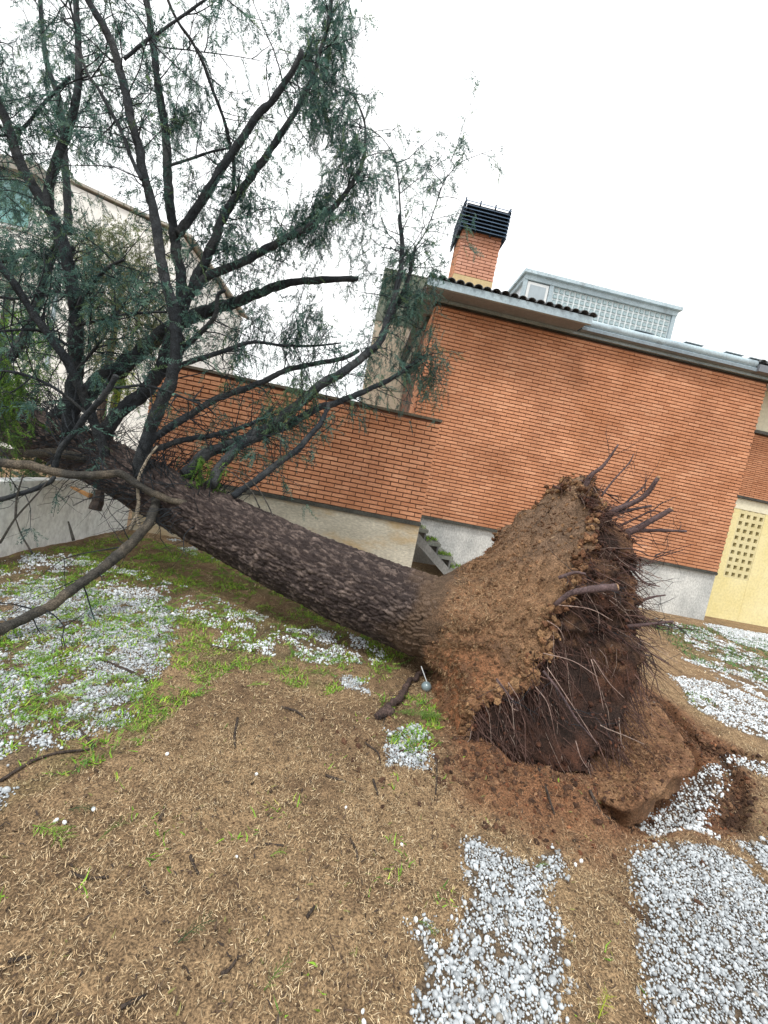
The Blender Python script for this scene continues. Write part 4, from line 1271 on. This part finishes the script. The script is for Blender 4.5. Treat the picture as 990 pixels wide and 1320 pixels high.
mb.build('torn_wood', M['wood'], tree)
mb = MB()
pts = np.array([W(128, 632, 4.2), W(126, 645, 4.18), W(122, 657, 4.15)])
tube(mb, catmull(pts, 4), np.linspace(0.05, 0.055, 9), 8, (0.06, 0.045, 0.04), bump=0.3, bscale=30)
mb.build('branch_stub', M['limb'], tree)

# ------------------------------------------------------------------ trees and bushes beyond the walls
def leafy(name, label, cat, px, y0, y1, n, cols, leaf=(0.05, 0.09), trunk_px=None, group=None):
    o_ = tag(empty(name), label, cat, group)
    px = np.array(px, float)
    lo, hi = px.min(0), px.max(0)
    uv = rng.uniform(lo, hi, (n*5, 2))
    uv = uv[inpoly(uv, px)][:n]
    uv = uv[fbm(uv/22.0, 3, 400+len(px)) > -0.25]
    n = len(uv)
    dep = rng.uniform(y0, y1, n)
    Pp = np.array([W(u, v, d_) for (u, v), d_ in zip(uv, dep)])
    Dd = rng.normal(0, 0.6, (n, 3))+np.array([0, 0, -0.2])
    mb = MB()
    add_sprigs(mb, Pp, Dd, rng.uniform(leaf[0], leaf[1], n)*3.0, cols)
    mb.build('crown', M['needles'], o_, stuff=True)
    mb = MB()
    c_ = Pp.mean(0)
    tube(mb, catmull(np.array([(c_[0]+0.1, c_[1], -0.1), (c_[0]-0.05, c_[1], c_[2]*0.5), (c_[0], c_[1], c_[2]+0.2)]), 6), np.linspace(0.12, 0.05, 13), 8, (0.08, 0.06, 0.05), bump=0.2)
    mb.build('trunk', M['limb'], o_, smooth=True)
    return o_
DKG = [(0.05, 0.1, 0.04), (0.08, 0.15, 0.05), (0.03, 0.06, 0.03), (0.1, 0.18, 0.06), (0.06, 0.1, 0.05)]
leafy('garden_tree', 'pale yellow-green feathery tree behind the low brick wall', 'tree', [(95, 300), (150, 280), (215, 300), (222, 400), (205, 450), (160, 480), (110, 470)], 8.5, 10.5, 1500, NEEDLE_Y, (0.08, 0.13))
leafy('garden_tree', 'dark green bushy tree in front of the white house', 'tree', [(-60, 240), (40, 230), (95, 290), (90, 400), (60, 440), (-60, 450)], 9.0, 11.0, 800, NEEDLE, (0.08, 0.13))
leafy('garden_bush', 'bright green bush behind the white garden wall', 'bush', [(-60, 400), (30, 400), (70, 430), (60, 500), (20, 560), (-60, 610)], 5.9, 7.2, 1600, NEEDLE_G, (0.06, 0.1))
leafy('garden_hedge', 'dark green low hedge just behind the top of the white garden wall', 'hedge', [(-60, 575), (40, 580), (75, 600), (60, 622), (-60, 622)], 4.95, 5.5, 700, DKG, (0.04, 0.07))
leafy('garden_bush', 'small yellow-leaved bush at the end of the low brick wall', 'bush', [(140, 478), (170, 470), (175, 510), (160, 525), (140, 520)], 7.0, 7.6, 240, [(0.4, 0.4, 0.03), (0.3, 0.36, 0.04), (0.2, 0.28, 0.04), (0.5, 0.46, 0.06), (0.15, 0.2, 0.04)], (0.05, 0.08))

# ------------------------------------------------------------------ torn turf slab beside the pit
slab = tag(empty('soil_slab'), 'tilted slab of torn reddish turf lying beside the root plate pit', 'soil slab')
outline = [G(u, v, z_) for u, v, z_ in [(758, 935, 0.05), (800, 900, 0.10), (845, 905, 0.14), (893, 972, 0.17), (868, 1000, 0.16), (832, 1030, 0.14), (800, 1036, 0.08), (762, 1015, 0.03)]]
ol = closed(np.array(outline), np.linspace(0, len(outline), 90, endpoint=False))
c0 = ol.mean(0)
mb = MB()
rings = []
for k_, (sc, dz) in enumerate([(0.02, 0.0)]+[(f_, 0.0) for f_ in np.linspace(0.06, 0.94, 22)]+[(0.975, -0.006), (1.0, -0.02), (1.0, -0.035), (0.97, -0.055), (0.92, -0.075), (0.88, -0.1), (0.84, -0.2)]):
    q_ = c0+(ol-c0)*sc
    q_[:, 2] = c0[2]+(ol[:, 2]-c0[2])*sc+dz
    rings.append(q_)
V = np.vstack(rings)
nn = len(ol)
dv = V-c0
V = V+np.c_[0.035*fbm(V*11, 3, 501), 0.035*fbm(V*11, 3, 502), 0.03*fbm(V*7, 4, 503)+0.016*fbm(V*32, 2, 505)]
i = np.arange(len(rings)-1)[:, None]*nn
j = np.arange(nn)[None, :]
F = np.stack([i+j, i+nn+j, i+nn+(j+1) % nn, i+(j+1) % nn], -1).reshape(-1, 4)
kt = sstep(-0.3, 0.4, fbm(V*6, 3, 507))[:, None]
mb.add(V, F, np.array([0.36, 0.215, 0.12])*kt+np.array([0.25, 0.135, 0.075])*(1-kt))
mb.build('soil_block', M['rootsoil'], slab, smooth=True)
mb = MB()
k_ = rng.integers(0, 24*nn, 2600)
clods(mb, V[k_], 0.003, 0.02, SOILC)
mb.build('soil_clods', M['rootsoil'], slab, stuff=True)
mb = MB()
k_ = rng.integers(nn, 23*nn, 2600)
an = rng.uniform(0, 6.28, len(k_))
blades(mb, V[k_]+[0, 0, 0.004], np.c_[np.cos(an), np.sin(an), rng.uniform(0, 0.3, len(k_))], rng.uniform(0.01, 0.04, len(k_)), rng.uniform(0.002, 0.004, len(k_)), rng.uniform(0, 0.01, len(k_)), palette(len(k_), [(0.33, 0.2, 0.11), (0.22, 0.11, 0.06), (0.14, 0.07, 0.04)], 0.2))
mb.build('fibre_litter', M['straw'], slab, stuff=True)

# ------------------------------------------------------------------ straw, grass, hail
def hail_mask(P):
    m = np.zeros(len(P))
    for poly, c, s_ in HAILW:
        m = np.maximum(m, inpoly(P, poly)*c)
    return m
def pit_mask(P):
    q_ = P-PIT
    u = q_@np.array([0.75, 0.66]); v = q_@np.array([-0.66, 0.75])
    return ((u/0.6)**2+(v/0.36)**2) < 1.2
def visible(P, margin=140):
    q_ = np.c_[P, np.zeros(len(P))]-EYE
    wd = q_@fw
    u = 495+FPX*(q_@cx)/wd
    v = 660-FPX*(q_@cy)/wd
    return (wd > 0.2) & (u > -margin*3) & (u < 990+margin*3) & (v < 1320+margin*3)
STRAW = [(0.56, 0.425, 0.255), (0.46, 0.335, 0.19), (0.7, 0.57, 0.38), (0.3, 0.2, 0.11), (0.11, 0.075, 0.045), (0.56, 0.45, 0.28)]
mb = MB()
def straw_layer(n, x0, x1, y0, y1, lmin, lmax, wmin, wmax, thr):
    P_ = np.c_[rng.uniform(x0, x1, n), rng.uniform(y0, y1, n)]
    P_ = P_[visible(P_)]
    hm = hail_mask(P_)
    rd = red_amount(P_)
    cl = 0.6*fbm(P_*7, 3, 601)+0.4*fbm(P_*2, 2, 602)+0.75*fbm(P_*24, 2, 603)
    keep = (hm < 0.9-0.6*rng.random(len(P_))) & (rng.random(len(P_)) > rd*0.6) & (cl+rng.normal(0, 0.25, len(P_)) > thr) & ~pit_mask(P_)
    P_, rd = P_[keep], rd[keep]
    n = len(P_)
    z = height(P_)
    an = rng.uniform(0, 6.28, n)
    el = rng.normal(0.05, 0.14, n)
    D_ = np.c_[np.cos(an)*np.cos(el), np.sin(an)*np.cos(el), np.sin(np.abs(el))]
    c_ = palette(n, STRAW, 0.2, [0.2, 0.2, 0.09, 0.2, 0.24, 0.07])
    c_ = c_*(1-rd[:, None]*0.75)+np.array([0.3, 0.14, 0.07])*rd[:, None]*0.75
    gz = zone(P_, GREENW)[:, None]*0.35
    c_ = c_*(1-gz)+np.array([0.2, 0.21, 0.07])*gz
    blades(mb, np.c_[P_, z+rng.uniform(0.002, 0.012, n)], D_, rng.uniform(lmin, lmax, n), rng.uniform(wmin, wmax, n), rng.uniform(-0.003, 0.012, n), c_)
straw_layer(150000, -1.7, 2.6, 0.6, 2.2, 0.004, 0.022, 0.0009, 0.0025, -0.12)
straw_layer(90000, -3.3, 3.6, 2.2, 4.2, 0.008, 0.032, 0.0015, 0.0034, -0.12)
straw_layer(16000, -3.3, 8.0, 4.2, 8.1, 0.03, 0.09, 0.004, 0.009, -0.2)
n = 9000
P_ = np.c_[rng.uniform(-3.2, 3.4, n), 0.7+3.6*rng.random(n)**1.5]
P_ = P_[visible(P_) & (hail_mask(P_) < 0.5) & ~pit_mask(P_)]
n = len(P_)
an = rng.uniform(0, 6.28, n)
blades(mb, np.c_[P_, height(P_)+0.007], np.c_[np.cos(an), np.sin(an), rng.uniform(0, 0.15, n)], rng.uniform(0.008, 0.032, n)*(0.7+0.25*P_[:, 1]), rng.uniform(0.003, 0.008, n), rng.uniform(0, 0.006, n),
       palette(n, [(0.07, 0.045, 0.03), (0.11, 0.07, 0.04), (0.045, 0.032, 0.025), (0.16, 0.15, 0.05)], 0.2, [0.4, 0.3, 0.2, 0.1]))
st = mb.build('dry_grass_litter', M['straw'], stuff=True)
tag(st, 'dry straw-coloured grass clippings strewn over the bare earth', 'dry grass')

mb = MB()
P_ = np.vstack([np.c_[rng.uniform(-3.36, 0.8, 120000), rng.uniform(1.7, 6.45, 120000)], np.c_[rng.uniform(3.0, 9.0, 70000), rng.uniform(2.5, 8.7, 70000)], np.c_[rng.uniform(0.3, 1.1, 6000), rng.uniform(2.2, 3.1, 6000)]])
gz = zone(P_, GREENW)
cl = 0.55*fbm(P_*3.2, 3, 611)+0.6*fbm(P_*9.0, 3, 612)
hm_ = hail_mask(P_)
keep = (gz > 0) & (cl*1.1+gz*0.45+rng.normal(0, 0.06, len(P_)) > 0.36)
P_ = P_[keep]
extra = np.c_[rng.uniform(-1.6, 1.6, 9000), rng.uniform(0.9, 3.6, 9000)]
extra = extra[(fbm(extra*6.5, 3, 615) > 0.47) & (hail_mask(extra) < 0.5) & ~pit_mask(extra)]
P_ = np.vstack([P_, extra])
n = len(P_)
an = rng.uniform(0, 6.28, n)
el = rng.uniform(0.15, 1.1, n)
D_ = np.c_[np.cos(an)*np.cos(el), np.sin(an)*np.cos(el), np.sin(el)]
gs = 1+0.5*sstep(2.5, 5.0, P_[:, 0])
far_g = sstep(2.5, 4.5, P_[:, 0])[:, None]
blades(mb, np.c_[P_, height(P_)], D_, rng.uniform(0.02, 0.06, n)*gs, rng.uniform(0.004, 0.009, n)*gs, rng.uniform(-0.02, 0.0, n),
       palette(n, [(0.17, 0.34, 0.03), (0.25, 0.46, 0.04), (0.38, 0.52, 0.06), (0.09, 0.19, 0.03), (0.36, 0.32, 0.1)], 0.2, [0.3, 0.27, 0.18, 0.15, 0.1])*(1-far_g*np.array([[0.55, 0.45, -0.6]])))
lit = np.c_[rng.uniform(-3.3, 0.8, 9000), rng.uniform(1.8, 6.3, 9000)]
lit = lit[(zone(lit, GREENW) > 0) & (fbm(lit*5, 3, 617) > 0.08)][:1100]
an = rng.uniform(0, 6.28, len(lit))
add_sprigs(mb, np.c_[lit, height(lit)+0.012], np.c_[np.cos(an), np.sin(an), rng.uniform(0.0, 0.35, len(lit))], rng.uniform(0.05, 0.13, len(lit)), [(0.17, 0.36, 0.04), (0.24, 0.44, 0.06), (0.1, 0.22, 0.04), (0.34, 0.5, 0.08), (0.14, 0.26, 0.06)])
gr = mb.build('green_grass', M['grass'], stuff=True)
tag(gr, 'short green grass and torn needle litter in patches between the hail and the fallen trunk', 'grass')

ICO1, ICO2 = ico(1), ico(2)
mb = MB()
n = 12000
P_ = np.c_[rng.uniform(-1.6, 3.2, n), rng.uniform(0.7, 3.2, n)]
P_ = P_[visible(P_) & (hail_mask(P_) < 0.9)]
rd = red_amount(P_)
P_ = P_[(rng.random(len(P_)) < 0.45+0.55*red_amount(P_))]
rd = red_amount(P_)
kk_ = rd > rng.random(len(P_))
ez = np.vstack([np.array(CRACK[q_ % (len(CRACK)-1)])*(1-t_)+np.array(CRACK[q_ % (len(CRACK)-1)+1])*t_ for q_, t_ in enumerate(rng.random(900))])+rng.normal(0, 0.05, (900, 2))
ez2 = np.vstack([np.array(CRACK2[q_ % 3])*(1-t_)+np.array(CRACK2[q_ % 3+1])*t_ for q_, t_ in enumerate(rng.random(700))])+rng.normal(0, 0.06, (700, 2))
ez3 = np.array(MOUND)+rng.normal(0, 1, (1500, 2))*np.array([0.45, 0.2])
ez = np.vstack([ez, ez2, ez3[(~pit_mask(ez3))]])
clods(mb, np.c_[ez, height(ez)], 0.004, 0.03, [(0.16, 0.085, 0.05), (0.1, 0.055, 0.035), (0.24, 0.14, 0.08)])
z = height(P_)
clods(mb, np.c_[P_, z][~kk_], 0.002, 0.011, [(0.2, 0.13, 0.075), (0.13, 0.085, 0.05), (0.27, 0.18, 0.1), (0.07, 0.05, 0.035)])
clods(mb, np.c_[P_, z][kk_], 0.003, 0.02, [(0.22, 0.09, 0.045), (0.15, 0.06, 0.035), (0.28, 0.13, 0.065)])
cb = mb.build('soil_crumbs', M['rootsoil'], stuff=True)
tag(cb, 'small crumbs of brown and reddish soil scattered over the bare earth', 'soil')
mbh = MB()
tot = 0
for poly, cover, sz in HAILW:
    pl_ = np.array(poly)
    lo, hi = pl_.min(0), pl_.max(0)
    lo = np.maximum(lo, [-3.35, 0.5]); hi = np.minimum(hi, [9.5, 8.78])
    dist = np.hypot(*pl_.mean(0))
    near = dist < 3.2
    step = 0.0083*sz if near else 0.0140*sz
    gx_, gy_ = np.meshgrid(np.arange(lo[0], hi[0], step), np.arange(lo[1], hi[1], step))
    P_ = np.c_[gx_.ravel(), gy_.ravel()]+rng.normal(0, step*0.35, (gx_.size, 2))
    d_ = seg_dist(P_, list(poly)+[poly[0]])
    sgn = np.where(inpoly(P_, poly), d_, -d_)
    edge = sgn+0.05*fbm(P_*8, 3, 631)*(1 if near else 2)
    pr_ = sstep(-0.05, 0.035, edge)*np.where(edge > 0.03, 1.0, 0.75)
    pat = fbm(P_*(9 if near else 7), 4, 633, 0.6)
    keep = (rng.random(len(P_)) < pr_) & (pat+rng.normal(0, 0.12, len(P_)) > (0.78-1.33*cover if cover < 1 else -0.5))
    P_ = P_[keep & visible(P_, 120)]
    n = len(P_)
    if n == 0:
        continue
    rad_ = np.clip(rng.lognormal(math.log(0.0042 if near else 0.006), 0.48, n), 0.0035, 0.0145)*sz
    T_ = np.c_[P_, height(P_)+rad_*0.15+rng.uniform(0, 0.006, n)]
    Rm = rand_rot(n)*np.stack([rng.uniform(0.85, 1.25, n), rng.uniform(0.75, 1.1, n), rng.uniform(0.5, 0.8, n)], -1)[:, None, :]*rad_[:, None, None]
    c_ = np.tile([[0.43, 0.455, 0.472]], (n, 1))*(1.0 if near else 1.5)*np.clip(rng.normal(1.0, 0.24, (n, 1)), 0.4, 1.5)
    mud = (rng.random(n) < 0.05)[:, None]
    c_ = np.where(mud, c_*np.array([0.6, 0.5, 0.4]), c_)
    shp = ICO2 if near and n < 5600 else ICO1
    instances(mbh, shp[0], shp[1], Rm, T_, c_)
    tot += n
hl = mbh.build('hailstones', M['hail'], smooth=True, stuff=True)
tag(hl, 'loose white hailstones lying in patches on the ground', 'hail')

# ------------------------------------------------------------------ single things lying on the ground
def gpt(u, v, dz=0.0):
    p_ = G(u, v)
    p_[2] = height(p_[None, :2])[0]+dz
    return p_
def frond(name, label, cat, u, v, ang, L, cols, n=16, group=None, wide=1.0):
    mb = MB()
    p_ = gpt(u, v, 0.01)
    d_ = np.array([math.cos(ang), math.sin(ang), 0.08])
    side = np.array([-math.sin(ang), math.cos(ang), 0])
    tube(mb, catmull(np.array([p_, p_+d_*L*0.5+[0, 0, 0.012], p_+d_*L]), 5), np.linspace(0.002, 0.0008, 11), 4, cols[0])
    Pp, Dd = [], []
    for q in range(n):
        t_ = 0.08+0.9*q/n
        s_ = 1 if q % 2 else -1
        Pp.append(p_+d_*L*t_+[0, 0, 0.012*math.sin(t_*3.14)])
        Dd.append(d_*0.8+side*s_*wide*rng.uniform(0.5, 1.0)+np.array([0, 0, rng.uniform(0, 0.25)]))
    add_sprigs(mb, Pp, Dd, rng.uniform(0.25, 0.45, n)*L*0.8, cols, (0.3, 0.3, 0.1, 0.2, 0.1))
    o_ = mb.build(name, M['needles'])
    return tag(o_, label, cat, group)
BR = [(0.22, 0.42, 0.05), (0.3, 0.5, 0.08), (0.16, 0.3, 0.04), (0.4, 0.55, 0.12), (0.2, 0.36, 0.05)]
DK = [(0.05, 0.1, 0.04), (0.08, 0.14, 0.05), (0.03, 0.06, 0.03), (0.1, 0.17, 0.06), (0.06, 0.1, 0.05)]
MD = [(0.13, 0.22, 0.05), (0.18, 0.28, 0.07), (0.08, 0.14, 0.04), (0.22, 0.33, 0.09), (0.15, 0.2, 0.06)]
frond('cedar_sprig', 'bright green feathery sprig lying flat near the dark sprig', 'sprig', 42, 1066, -0.35, 0.16, BR)
frond('cedar_sprig', 'dark green needle tuft lying beside the bright feathery sprig', 'sprig', 88, 1048, 0.1, 0.08, DK, 18)
frond('cedar_sprig', 'thin pale green sprig standing a little up from the straw', 'sprig', 126, 1086, 1.0, 0.1, MD, 8)
frond('fallen_leaf', 'single bright green crinkled leaf alone on the straw', 'leaf', 348, 1108, 0.3, 0.055, BR, 14, wide=1.3)
frond('cedar_sprig', 'dark blue-green needle sprig lying on bare straw far from any hail', 'sprig', 228, 1222, 0.7, 0.1, DK, 14)
frond('cedar_sprig', 'dull pale-tipped green sprig half buried among straw', 'sprig', 340, 1278, 0.9, 0.1, MD, 10)
frond('cedar_sprig', 'green leafy sprig at the edge of the hail patch with stray stones', 'sprig', 538, 1192, -0.7, 0.07, MD, 14)
frond('cedar_sprig', 'yellow-green sprig tip beside the larger hail patch', 'sprig', 770, 1318, 0.7, 0.09, [(0.45, 0.55, 0.06)]*5, 12)
frond('cedar_sprig', 'small green sprig between two lobes of hail', 'sprig', 690, 1120, 0.2, 0.06, MD, 12)
frond('cedar_sprig', 'green sprig lying across the small hail patch by the ball', 'sprig', 520, 972, 0.8, 0.16, MD, 14)
frond('cedar_sprig', 'long mossy yellow-green sprig beside the broken root chunk', 'sprig', 505, 922, -0.05, 0.3, MD, 20, wide=0.5)
frond('grass_tuft', 'lone bright green grass tuft on the bare straw', 'grass tuft', 318, 886, 0.3, 0.13, BR, 16, wide=1.2)
for u, v, a_ in [(60, 868, 0.6), (45, 905, 0.4), (75, 930, 0.2), (165, 905, 1.0), (130, 935, -0.3), (110, 850, 0.1), (150, 800, 0.5), (30, 840, -0.4), (205, 800, 0.3), (395, 868, 0.1), (250, 770, 0.2), (310, 795, 0.1), (20, 870, 0.2), (90, 890, 0.9), (140, 870, -0.2), (60, 800, 0.4), (110, 780, 0.1), (185, 830, 0.6), (10, 930, 0.3), (120, 905, 0.5)]:
    frond('cedar_sprig', 'green cedar sprig strewn on the hail near the white wall', 'sprig', u, v, a_, 0.2, MD if (u+v) % 2 else BR, 16, 'cedar sprigs strewn over the hail')
def stick(label, px, wpx, col=(0.06, 0.045, 0.038), name='stick', group=None, dz=0.006):
    pts = np.array([gpt(u, v, dz) for u, v in px])
    Pq = catmull(pts, 5)
    dist = np.linalg.norm(pts.mean(0)-EYE)
    mb = MB()
    if wpx > 8:
        Pq = catmull(Pq, 4)+np.c_[fbm(catmull(Pq, 4)*25, 2, 1), fbm(catmull(Pq, 4)*25, 2, 2), 0.3*fbm(catmull(Pq, 4)*25, 2, 3)]*0.03
    tube(mb, Pq, np.linspace(wpx, wpx*0.6, len(Pq))*0.5*dist/FPX, 10 if wpx > 8 else 6, col, bump=0.6 if wpx > 8 else 0.25, bscale=40)
    if wpx > 8:
        for _ in range(9):
            twig(mb, Pq[tw.integers(2, len(Pq)-2)], tw.normal(0, 1, 3)*np.array([1, 1, 0.3]), tw.uniform(0.06, 0.16), 0.003, Hang(), 0.0)
    return tag(mb.build(name, M['limb'], smooth=True), label, 'stick', group)
SG = 'thin dark sticks scattered over the straw'
for px, w_ in [([(306, 928), (302, 950), (303, 965)], 4), ([(362, 915), (380, 922), (392, 930)], 3), ([(245, 1105), (250, 1118), (256, 1130)], 5), ([(270, 832), (300, 838), (318, 836)], 3), ([(420, 1000), (445, 1012)], 3),
               ([(90, 1128), (112, 1136), (140, 1132)], 6), ([(185, 1140), (192, 1156)], 6), ([(205, 1060), (212, 1045)], 4), ([(155, 1305), (172, 1298), (188, 1288)], 7), ([(285, 1255), (296, 1248), (308, 1232)], 5),
               ([(340, 1090), (365, 1092)], 3), ([(395, 1185), (405, 1172)], 5), ([(450, 1085), (458, 1098), (460, 1112)], 3), ([(560, 985), (562, 1005), (560, 1030)], 3), ([(690, 1010), (700, 1035), (712, 1060)], 3),
               ([(480, 1010), (486, 1030)], 3), ([(755, 1040), (770, 1058), (782, 1070)], 4), ([(10, 1240), (40, 1232)], 5), ([(128, 848), (180, 872), (192, 880)], 3), ([(470, 960), (486, 972), (490, 985)], 2.5)]:
    stick('thin dark stick lying loose on the straw-covered earth', px, min(w_, 3.2), group=SG)
stick('long thin curved twig along the lower edge of the hail by the white wall', [(0, 1008), (40, 985), (75, 972), (118, 968), (112, 955), (102, 940)], 3, name='twig')
stick('dark rough broken root chunk lying beside the round ball', [(490, 932), (503, 915), (516, 900), (525, 885), (545, 868)], 9, (0.075, 0.05, 0.045), 'root_chunk', dz=0.03)
# small ball with a rod
ball = tag(empty('ball_lamp'), 'small round grey-blue glassy ball with thin metal rod beside the trunk foot', 'ball')
bc = gpt(549, 888, 0.04)
V, F = ico(3)
mb = MB(); mb.add(V*0.04*np.array([1, 1, 0.95])+bc, F); mb.build('globe', M['ball'], ball, smooth=True)
mb = MB(); tube(mb, np.array([bc+[0, 0, 0.03], bc+[-0.03, 0.02, 0.08], bc+[-0.06, 0.05, 0.13]]), 0.004, 6, (0.9, 0.9, 0.9)); mb.build('rod', M['frame'], ball)
# a few hailstones that rolled away singly
hs = ICO2
pm = MB(); pm.add(hs[0]*np.array([1, 0.85, 0.7]), hs[1], (0.82, 0.86, 0.88)); hme = pm.mesh('hailstone', True); hme.materials.append(M['hail'])
for u, v in [(72, 1058), (83, 1062), (120, 1046), (305, 1104), (468, 1302), (470, 1314), (517, 1093), (748, 1115), (741, 1118), (535, 1190), (538, 1205), (445, 1045), (470, 1315), (330, 1000), (215, 975), (560, 1225), (575, 1245)]:
    p_ = gpt(u, v, 0.007)
    o_ = link_mesh('hailstone', hme, None, p_, tuple(rng.uniform(0, 3, 3)))
    s_ = rng.uniform(0.0065, 0.0105)
    o_.scale = (s_, s_, s_)
    tag(o_, 'stray white hailstone lying alone on the straw', 'hailstone', 'stray hailstones')
